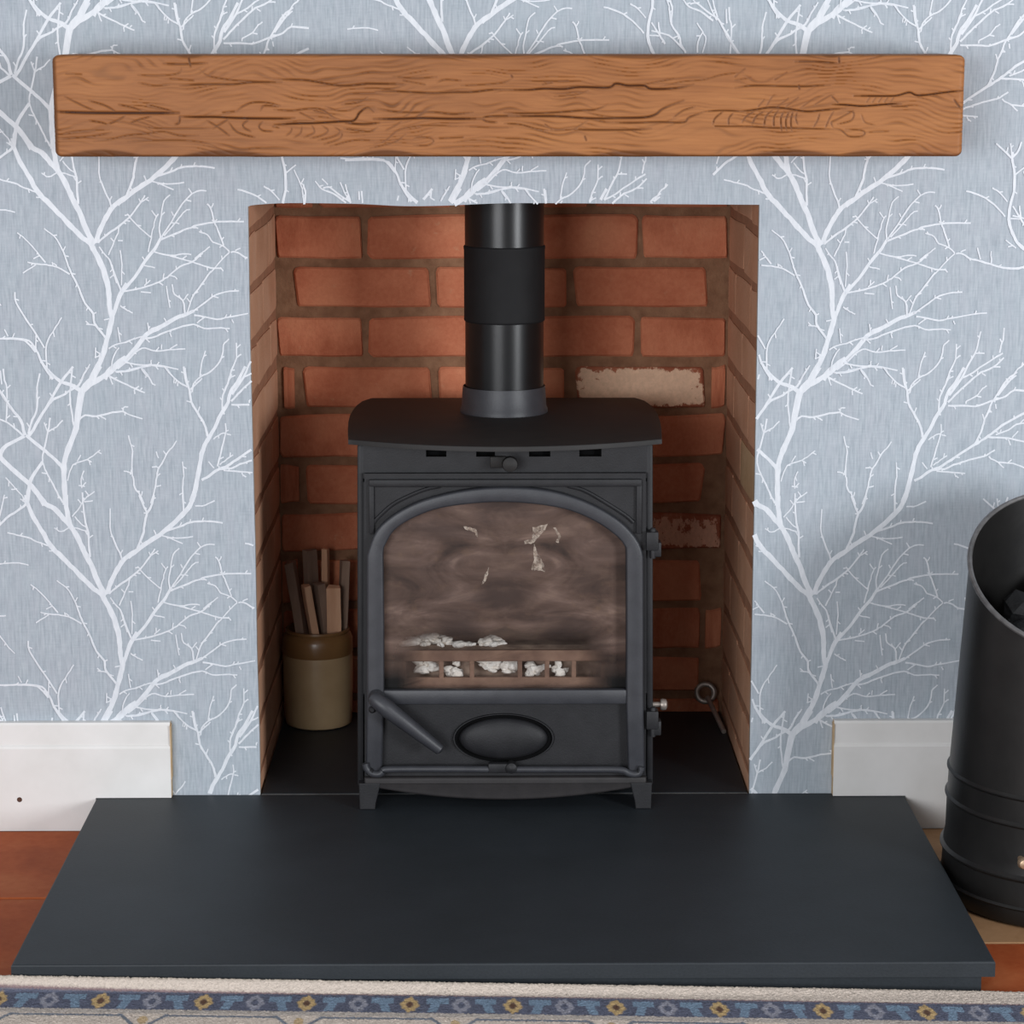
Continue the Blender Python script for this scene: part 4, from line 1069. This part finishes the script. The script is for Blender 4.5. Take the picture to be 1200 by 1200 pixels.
ROD = [(-0.2062, 0.1263), (-0.2040, 0.1180), (-0.1962, 0.1108), (-0.1850, 0.1098), (-0.1797, 0.1141), (-0.1708, 0.1172), (-0.0899, 0.1174), (-0.0013, 0.1165), (0.1127, 0.1160), (0.1700, 0.1155), (0.1837, 0.1105), (0.1939, 0.1081), (0.2015, 0.1110), (0.2039, 0.1202)]
G().tube([(p[0], -0.0885, p[1]) for p in smooth_curve(ROD, 4)], 0.0052, 10).build('latch_rod', 'iron_pale', st, True)  # paler iron paints in the rod's highlight
bo = G().box(-0.024, 0.006, -0.094, -0.080, 0.1125, 0.1265, 0.002); bo.lathe([(0.0075, -0.078), (0.0085, -0.088), (0.0080, -0.096), (0.003, -0.099)], (0.0105, 0, 0.120), 'y', 16)
bo.build('rod_boss', 'cast_iron', st, True)
for x in (-0.199, 0.202): G().lathe([(0.006, -0.068), (0.006, -0.090), (0.004, -0.093)], (x, 0, 0.113), 'y', 14).build('rod_lug', 'cast_iron', st, True)
# door handle: tapered, hanging down to the right from its pivot
hp = [(-0.1960, -0.104, 0.2330), (-0.1880, -0.106, 0.2280), (-0.1720, -0.107, 0.2150), (-0.1400, -0.107, 0.1890), (-0.1080, -0.107, 0.1630), (-0.0950, -0.107, 0.1525), (-0.0925, -0.107, 0.1505)]
hd = G().tube(hp, [0.0060, 0.0118, 0.0130, 0.0112, 0.0092, 0.0082, 0.0040], 14)
hd.lathe([(0.0120, -0.070), (0.0120, -0.100), (0.0100, -0.108), (0.004, -0.110)], (-0.1885, 0, 0.2270), 'y', 18)
hdo = hd.build('handle', 'iron_pale', door, True)
hdo['label'] = 'angled tapering door handle'
G().lathe([(0.0055, -0.069), (0.0055, -0.088), (0.003, -0.091)], (-0.1950, 0, 0.2085), 'y', 12).build('latch_stud', 'cast_iron', door, True)
# hinges on the right
for z in (0.4545, 0.1835):
    hx = dx(0.2125, z)
    hg = G().box(hx - 0.006, hx + 0.012, -0.081, -0.058, z - 0.009, z + 0.019, 0.002)
    hg.box(hx + 0.002, hx + 0.0165, -0.078, -0.055, z - 0.019, z + 0.003, 0.002)
    h = hg.build('hinge', 'cast_iron', st, True)
    G().lathe([(0.0045, z - 0.021), (0.0045, z + 0.022), (0.003, z + 0.024)], (hx + 0.004, -0.074, 0), 'z', 12).build('hinge_pin', 'cast_iron', h, True)
bt = G().lathe([(0.004, 0.212), (0.004, 0.236)], (0, -0.045, 0.2035), 'x', 10); bt.lathe([(0.008, 0.234), (0.009, 0.237), (0.008, 0.242), (0.004, 0.244)], (0, -0.045, 0.2035), 'x', 14)
bt.build('side_bolt', 'steel_dull', st, True)
# sliding air knob under the top plate
kn = G().box(-0.0205, 0.004, -0.068, -0.0585, 0.5665, 0.5835, 0.002); kn.lathe([(0.005, -0.058), (0.005, -0.080), (0.0105, -0.083), (0.0120, -0.090), (0.0105, -0.097), (0.004, -0.0995)], (0.0085, 0, 0.5765), 'y', 20)
kn.build('air_knob', 'iron_top', st, True)
# firebox lining, log guard
fb = G()
fb.box(-0.200, 0.203, 0.21, 0.235, 0.20, 0.56, 0.002); fb.box(-0.203, -0.185, -0.04, 0.21, 0.20, 0.56, 0.002); fb.box(0.188, 0.206, -0.04, 0.21, 0.20, 0.56, 0.002); fb.box(-0.19, 0.193, -0.04, 0.21, 0.205, 0.222, 0.002)
fb.build('firebrick_lining', 'firebrick', st)
gd = G()
gd.box(-0.150, 0.155, -0.044, -0.036, 0.2700, 0.2870, 0.0015); gd.box(-0.150, 0.155, -0.044, -0.036, 0.2230, 0.2455, 0.0015)
for x in (-0.150, -0.0935, -0.0480, 0.0235, 0.0640, 0.1040, 0.148): gd.box(x - 0.0035, x + 0.0035, -0.0435, -0.0365, 0.243, 0.272, 0.001)
gd.build('log_guard', 'guard_iron', st)
G().box(-0.160, 0.165, -0.012, 0.12, 0.2225, 0.2850, 0.01).build('ash_bed', 'ash_bed', st)
# pale ash and charred lumps caught behind the guard
LUMPS = [(-0.116, 0.258, .016), (-0.070, 0.259, .013), (-0.022, 0.258, .015), (0.010, 0.258, .013), (0.043, 0.258, .014), (0.084, 0.257, .011)]
for k, (x, z, r) in enumerate(LUMPS):
    R = random.Random(70 + k); g_ = G()
    for q in range(4): g_.lump((R.uniform(-1, 1) * r * 0.8, R.uniform(-0.2, 0.3) * r, R.uniform(-0.7, 0.5) * r), r * R.uniform(0.45, 0.75), 140 + 7 * k + q, (R.uniform(0.8, 1.5), 0.7, R.uniform(0.5, 1.0)), 2, 0.9)
    o = g_.build('ash_lump', 'ash', None, False); o.location = (x, -0.026, z)
    tag(o, ('leftmost', 'second', 'third', 'fourth', 'fifth', 'rightmost')[k] + ' white ash lump from the left in the log guard slots behind stove glass', 'ash', 'ash lumps in the guard slots')
def crumbs(x0, x1, xp, hp, n, seed):   # low heap of crumbled ash resting on the bed, peak hp at xp
    R = random.Random(seed); g_ = G()
    for q in range(n):
        x = x0 + (x1 - x0) * (q + R.random()) / n; hh = hp * (1 - abs(x - xp) / (max(xp - x0, x1 - xp) + 0.002)) ** 1.3
        r = R.uniform(0.004, 0.008)
        for zz in np.arange(0, max(hh, 0.003), 0.006): g_.lump((x + R.uniform(-.004, .004), R.uniform(-.006, .012), 0.2865 + zz), r, seed * 50 + q * 5 + int(zz * 500), (R.uniform(0.9, 2.0), 0.9, R.uniform(0.5, 0.9)), 2, 0.8)
    return g_
o = crumbs(-0.145, -0.048, -0.110, 0.015, 16, 3).build('ash_heap', 'ash', None, False, origin=(-0.095, 0.0, 0.285)); tag(o, 'white ash heap lying above the log guard, left behind the stove glass', 'ash')
o = crumbs(-0.036, 0.000, -0.020, 0.011, 7, 4).build('ash_heap', 'ash', None, False, origin=(-0.02, 0.0, 0.285)); tag(o, 'small pale ash heap above the log guard, centre behind the stove glass', 'ash')

# ------------------------------------------------------------------ flue pipe
fp = empty('flue_pipe', (0.0025, 0.2114, 0.611), 'satin black flue pipe rising from the stove top into the chimney', 'flue')
cx = (0.0025, 0.2114, 0)
G().lathe([(0.0610, 0.6110), (0.0610, 0.7600)], cx, 'z', 64).build('lower_section', 'enamel_flue', fp, True)
G().lathe([(0.0608, 0.7500), (0.0622, 0.7510), (0.0630, 0.7530), (0.0626, 0.7560), (0.0626, 0.8600), (0.0632, 0.8630), (0.0632, 0.8660), (0.0620, 0.8675), (0.0608, 0.8680)], cx, 'z', 64).build('joint_sleeve', 'flue_matte', fp, True)
G().lathe([(0.0612, 0.8600), (0.0612, 1.0000)], cx, 'z', 64).build('upper_section', 'enamel_flue', fp, True)

# ------------------------------------------------------------------ crock with kindling
JX, JY = -0.3085, 0.3985
jar = empty('stoneware_crock', (JX, JY, HZ), 'cream stoneware crock with a brown glazed neck, holding kindling, left of the stove', 'crock')
G().lathe([(0.0500, HZ + .0004), (0.0545, HZ + .003), (0.0560, HZ + 0.010), (0.0578, 0.11), (0.0585, 0.165), (0.0580, 0.1735)], (JX, JY, 0), 'z', 48).build('body', 'stoneware_cream', jar, True)
G().lathe([(0.0580, 0.1735), (0.0588, 0.1760), (0.0585, 0.198), (0.0560, 0.2055), (0.0520, 0.2090), (0.0535, 0.2125), (0.0525, 0.2155), (0.0485, 0.2155), (0.0470, 0.205), (0.0500, 0.178)], (JX, JY, 0), 'z', 48, False).build('neck', 'stoneware_brown', jar, True)
def stick(top, base, w_, d_, mat, label):
    a, b = Vector(base), Vector(top); L = (b - a).length; g_ = G(); bm = bmesh.new(); R = random.Random(int(abs(top[0]) * 1e5))
    prof = [(-w_ / 2, -d_ / 2), (w_ / 2, -d_ / 2 * 0.7), (w_ / 2 * 0.9, d_ / 2), (-w_ / 2 * 0.7, d_ / 2 * 0.9)]; rings = []
    for k in range(6):
        t = k / 5; rings.append([bm.verts.new((x * (1 + R.uniform(-.08, .08)), y * (1 + R.uniform(-.08, .08)), t * L + (R.uniform(-.002, .002) if k == 5 else 0))) for x, y in prof])
    for A, B in zip(rings, rings[1:]):
        for i in range(4): bm.faces.new((A[i], A[(i + 1) % 4], B[(i + 1) % 4], B[i]))
    bm.faces.new(rings[0]); bm.faces.new(rings[-1]); bmesh.ops.recalc_face_normals(bm, faces=bm.faces)
    bmesh.ops.bevel(bm, geom=[e for e in bm.edges if len(e.link_faces) == 2 and e.calc_face_angle() > 0.8], offset=0.0008, segments=1, affect='EDGES')
    g_.absorb(bm); o = g_.build('kindling_stick', mat)
    o.location = a; o.rotation_mode = 'QUATERNION'; o.rotation_quaternion = (b - a).to_track_quat('Z', 'Y')
    return tag(o, label, 'kindling', 'kindling sticks in the crock')
zb = 0.14
stick((-0.3515, 0.385, 0.3300), (-0.3230, 0.380, zb), 0.030, 0.017, 'bark_wood', 'leftmost kindling stick in the crock, dark and leaning left')
stick((-0.3245, 0.366, 0.2960), (-0.3010, 0.372, zb), 0.021, 0.014, 'split_wood', 'pale pinkish split kindling stick at the front of the crock')
stick((-0.3045, 0.384, 0.2945), (-0.2880, 0.392, zb), 0.023, 0.016, 'bark_wood', 'dark kindling stick just right of the pale pinkish one in the crock')
stick((-0.2790, 0.372, 0.2915), (-0.2790, 0.382, zb), 0.024, 0.014, 'split_wood', 'short greyish kindling stick at the right front of the crock')
stick((-0.2945, 0.415, 0.3450), (-0.2960, 0.405, zb), 0.012, 0.014, 'split_wood', 'tallest thin kindling stick standing at the back of the crock')
stick((-0.3200, 0.425, 0.3430), (-0.3120, 0.415, zb), 0.026, 0.014, 'bark_wood', 'brown kindling stick at the back left of the crock')
stick((-0.2610, 0.405, 0.3280), (-0.2720, 0.402, zb), 0.020, 0.014, 'bark_wood', 'rightmost kindling stick in the crock, half hidden by the stove')

# ------------------------------------------------------------------ riddling tool at the right
tl = empty('riddling_tool', (0.362, 0.32, HZ), 'small metal stove tool with a ring handle, in the right back corner of the recess', 'tool')
p0, p1 = Vector((0.3445, 0.438, 0.0905)), Vector((0.3655, 0.322, 0.0556))
d = (p1 - p0).normalized(); u = Vector((1, 0, 0)) - d * d.x; u.normalize(); vv_ = d.cross(u)
u = Vector((1, 0, 0)); vv_ = Vector((0, 0.35, 0.94))
ring = [tuple(p0 + 0.0148 * (math.cos(2 * math.pi * k / 28) * u + math.sin(2 * math.pi * k / 28) * vv_)) for k in range(28)]
G().tube(ring, 0.0048, 10, True).build('ring', 'steel_dull', tl, True)
G().tube([tuple(p0 + d * 0.016), tuple(p0 + d * 0.06), tuple(p1)], 0.0042, 10).build('shaft', 'steel_dull', tl, True)

# ------------------------------------------------------------------ coal scuttle
CX_, CY_ = 0.787, -0.305
sc = empty('coal_scuttle', (CX_, CY_, 0), 'tall black metal coal scuttle with slanted open mouth, right of the hearth', 'scuttle')
SP = [(0.1650, 0.0005), (0.1705, 0.004), (0.1720, 0.012), (0.1715, 0.024), (0.1745, 0.0270), (0.1715, 0.0300), (0.1705, 0.064), (0.1746, 0.0685), (0.1746, 0.0703), (0.1700, 0.0740), (0.1675, 0.090), (0.1670, 0.1380), (0.1699, 0.1412), (0.1699, 0.1428), (0.1665, 0.1460), (0.1655, 0.1760), (0.1682, 0.1792), (0.1682, 0.1808), (0.1650, 0.1840)]
cutz = lambda y: 0.462 + 0.55 * (y - (-0.31))
def scut(n=72, inset=0.0, rev=False):
    V = []; F = []; cols = []
    for i in range(n):
        a = 2 * math.pi * i / n; c, s_ = math.cos(a), math.sin(a)
        rt = 0.148; zc_ = cutz(CY_ + s_ * rt)
        colv = [(r - inset, z) for r, z in SP] + [(0.165 + (rt - 0.165) * ((z - 0.184) / (0.46 - 0.184)) - inset, z) for z in (0.184 + (zc_ - 0.184) * k / 8 for k in range(1, 9))]
        cols.append(len(V)); V += [(CX_ + c * r, CY_ + s_ * r, z) for r, z in colv]
    m_ = len(SP) + 8
    for i in range(n):
        A, B = i * m_, ((i + 1) % n) * m_
        for k in range(m_ - 1): F.append((A + k, B + k, B + k + 1, A + k + 1))
    return V, F, m_, n
V, F, m_, n_ = scut()
F.append(tuple(i * m_ for i in range(n_)))
o = raw('body', V, F, 'black_japan', sc, True); o.data.set_sharp_from_angle(angle=math.radians(35))
bm = bmesh.new(); bm.from_mesh(o.data); bmesh.ops.recalc_face_normals(bm, faces=bm.faces); bm.to_mesh(o.data); bm.free()
V2, F2, _, _ = scut(inset=0.003)
o = raw('lining', V2, [tuple(reversed(f)) for f in F2], 'black_japan', sc, True)
G().tube([V[i * m_ + m_ - 1] for i in range(n_)], 0.0036, 8, True).build('rolled_rim', 'rim_pale', sc, True)
kx = 0.693; ky = CY_ - math.sqrt(0.1715 ** 2 - (kx - CX_) ** 2)
kb = G().lathe([(0.004, 0.006), (0.004, -0.008), (0.0075, -0.010), (0.0085, -0.015), (0.006, -0.020), (0.002, -0.0215)], (kx, ky, 0.0975), 'y', 16)
kb.build('brass_knob', 'brass', sc, True)['label'] = 'small brass knob'
G().lathe([(0.1525, 0.318), (0.10, 0.334), (0.001, 0.344)], (CX_, CY_, 0), 'z', 40).build('coal_bed', 'coal', sc)
cpos = [(-0.078, -0.060, 0.036), (-0.078, 0.030, 0.036), (0.0, -0.085, 0.036), (0.0, 0.0, 0.038), (0.0, 0.088, 0.036), (0.070, -0.045, 0.034), (0.072, 0.045, 0.034)]
for k, (x, y, r) in enumerate(cpos):
    o = G().lump((0, 0, 0), r, 90 + k, (1, 1, 0.85), 2, 0.8).build('coal_lump', 'coal'); o.location = (CX_ + x, CY_ + y, 0.372 + 0.15 * (y + 0.08))
    tag(o, 'black coal lump inside the coal scuttle', 'coal', 'coal lumps in the scuttle')

# ------------------------------------------------------------------ rug
def rug():
    X0, X1 = -0.95, 0.95; nx = 1180
    xs = np.linspace(X0, X1, nx)
    slope = -0.0250                      # the rug lies slightly askew
    ds = np.concatenate([np.linspace(0, 0.012, 9), np.linspace(0.0135, 0.16, 110), np.linspace(0.165, 0.60, 60)])
    ny = len(ds); Xg, Dg = np.meshgrid(xs, ds)
    # heights: the edge nearest the hearth is pushed up, more at the left
    edge = np.interp(xs, (-0.66, -0.6147, 0.0055, 0.595, 0.65), (0.0415, 0.0412, 0.0285, 0.0158, 0.0140)); flat = np.interp(xs, (-0.65, 0.65), (0.026, 0.014))
    yedge = -0.7035 + 0.0 * xs
    lift = np.clip(1 - (Dg - 0.002) / 0.022, 0, 1); lift = lift * lift * (3 - 2 * lift)
    fl = flat[None, :] * (1 - 0.5 * np.clip((Dg - 0.12) / 0.3, 0, 1)); H = fl + (edge[None, :] - fl) * lift
    fr_ = np.clip(Dg / 0.005, 0, 1); H = H - 0.006 * (1 - fr_) ** 2
    rr = np.random.default_rng(4); H = H + rr.normal(0, 0.00045, H.shape)
    Yg = (yedge[None, :] - Dg) + rr.normal(0, 0.0004, H.shape)
    lin = lambda r, g_, b: np.array(srgb(r, g_, b)[:3])
    cream, navy, sky, tan, grey, plum, olive = lin(226, 211, 198), lin(104, 108, 126), lin(134, 156, 178), lin(206, 176, 128), lin(160, 160, 172), lin(124, 92, 102), lin(142, 136, 118)
    C = np.broadcast_to(cream, Xg.shape + (3,)).copy() * (1 + rr.normal(0, 0.03, Xg.shape))[..., None]
    ramp = lambda d, a, b: np.clip((d - a) / (b - a), 0, 1)
    def put(mask, c): C[:] = C * (1 - mask[..., None]) + c * mask[..., None]
    # overcast edge
    ov_ = (1 - ramp(Dg, 0.003, 0.009)) * (0.55 + 0.45 * (np.sin(Xg * 900) > 0)); put(np.clip(ov_ * 0.65, 0, 1), olive)
    b0 = np.interp(Xg, (-0.63, 0.0, 0.635), (0.0167, 0.0297, 0.0476)); t = (Dg - b0)
    BW = 0.0545
    band = lambda lo, hi, s_=0.0012: ramp(t, lo - s_, lo + s_) * (1 - ramp(t, hi - s_, hi + s_))
    put(band(-0.003, 0.001) * 0.8, plum); put(band(0, BW), navy)
    P = 0.1263; ph = ((Xg + 0.0055 * 0 + 0.6255) / P)     # tan flowers every period, grey between
    cen = BW * 0.52; v_ = (t - cen)
    def ringm(off, ro, ri, asp):
        u_ = (ph - off) - np.round(ph - off); u_ = u_ * P; q = np.abs(u_) / 1.0 + np.abs(v_) / asp; e = np.sqrt(u_ ** 2 + (v_ / asp) ** 2); dd = 0.5 * q * 0.8 + 0.5 * e
        wob = 1 + 0.08 * np.sin(8 * np.arctan2(v_ / asp, u_)); dd = dd / wob
        return (1 - ramp(dd, ro - .001, ro + .001)) * ramp(dd, ri - .001, ri + .001), 1 - ramp(dd, ri - .001, ri + .001)
    for off, colr in ((0.0, tan), (0.5, grey)):
        a_, b_ = ringm(off, 0.0105, 0.0042, 2.1); put(a_, colr); put(b_, lin(110, 84, 70) if off == 0 else navy)
    for off, dirn in ((0.25, 1), (0.75, -1)):       # pale blue bird-like leaves
        u_ = ((ph - off) - np.round(ph - off)) * P
        sh = np.maximum((np.abs(u_ * dirn + 0.0 + v_ * 0.18) < 0.0055) * (np.abs(v_ - 0.004) < 0.019), (np.abs(u_ - 0.002 * dirn) < 0.0135) * (np.abs(v_ + 0.012) < 0.0085)).astype(float)
        put(sh * 0.9, sky)
    put(band(BW, BW + 0.012) , lin(196, 186, 178)); 
    # next border: cream field with blue-grey cartouche outlines
    t2 = t - BW - 0.014
    u_ = ((Xg + 0.535) / 0.188); u_ = (u_ - np.round(u_)) * 0.188
    hw = 0.083 - np.clip(0.03 - t2, 0, 0.03) * 0.6
    out = np.minimum(np.abs(np.abs(u_) - hw), np.where(np.abs(u_) < hw, np.abs(t2 - 0.004), 1)); put((t2 > 0) * (1 - ramp(out, 0.002, 0.004)) * 0.9, lin(112, 124, 140))
    u3 = ((Xg + 0.44) / 0.188); u3 = (u3 - np.round(u3)) * 0.188; put((np.hypot(u3, (t2 - 0.018) * 0.5) < 0.006) * 0.8, tan)
    put(ramp(t2, 0.09, 0.094) * (1 - ramp(t2, 0.125, 0.129)), navy); put(ramp(t2, 0.16, 0.162), lin(168, 120, 104))
    V = np.stack([Xg, Yg, H], -1).reshape(-1, 3); idx = np.arange(nx * ny).reshape(ny, nx)
    F = np.stack([idx[:-1, :-1], idx[1:, :-1], idx[1:, 1:], idx[:-1, 1:]], -1).reshape(-1, 4)
    # underside skirt at the near-hearth edge
    Vb = np.stack([xs, yedge - 0.0008, np.maximum(edge - 0.0125, 0.0006)], -1); nb = len(V); V = np.concatenate([V, Vb])
    Fb = np.stack([idx[0, :-1], idx[0, 1:], nb + np.arange(1, nx), nb + np.arange(nx - 1)], -1); F = np.concatenate([F, Fb])
    Cf = np.concatenate([C.reshape(-1, 3), np.broadcast_to(olive, (nx, 3))]); Cf = np.concatenate([np.clip(Cf, 0, 1), np.ones((len(Cf), 1))], 1)
    org = np.array((0, -1.0, 0.0))
    me = bpy.data.meshes.new('rug'); me.vertices.add(len(V)); me.vertices.foreach_set('co', (V - org).ravel())
    me.loops.add(F.size); me.loops.foreach_set('vertex_index', F.ravel().astype(np.int32)); me.polygons.add(len(F)); me.polygons.foreach_set('loop_start', (np.arange(len(F)) * 4).astype(np.int32))
    me.update(calc_edges=True); me.validate()
    me.polygons.foreach_set('use_smooth', [True] * len(me.polygons))
    at = me.attributes.new('weave', 'FLOAT_COLOR', 'POINT'); at.data.foreach_set('color', Cf.astype(np.float32).ravel())
    me.materials.append(M['rug']); o = bpy.data.objects.new('rug', me); o.location = org; COL.objects.link(o)
    tag(o, 'cream wool rug with a navy flower border, lying against the front of the hearth', 'rug')
rug()
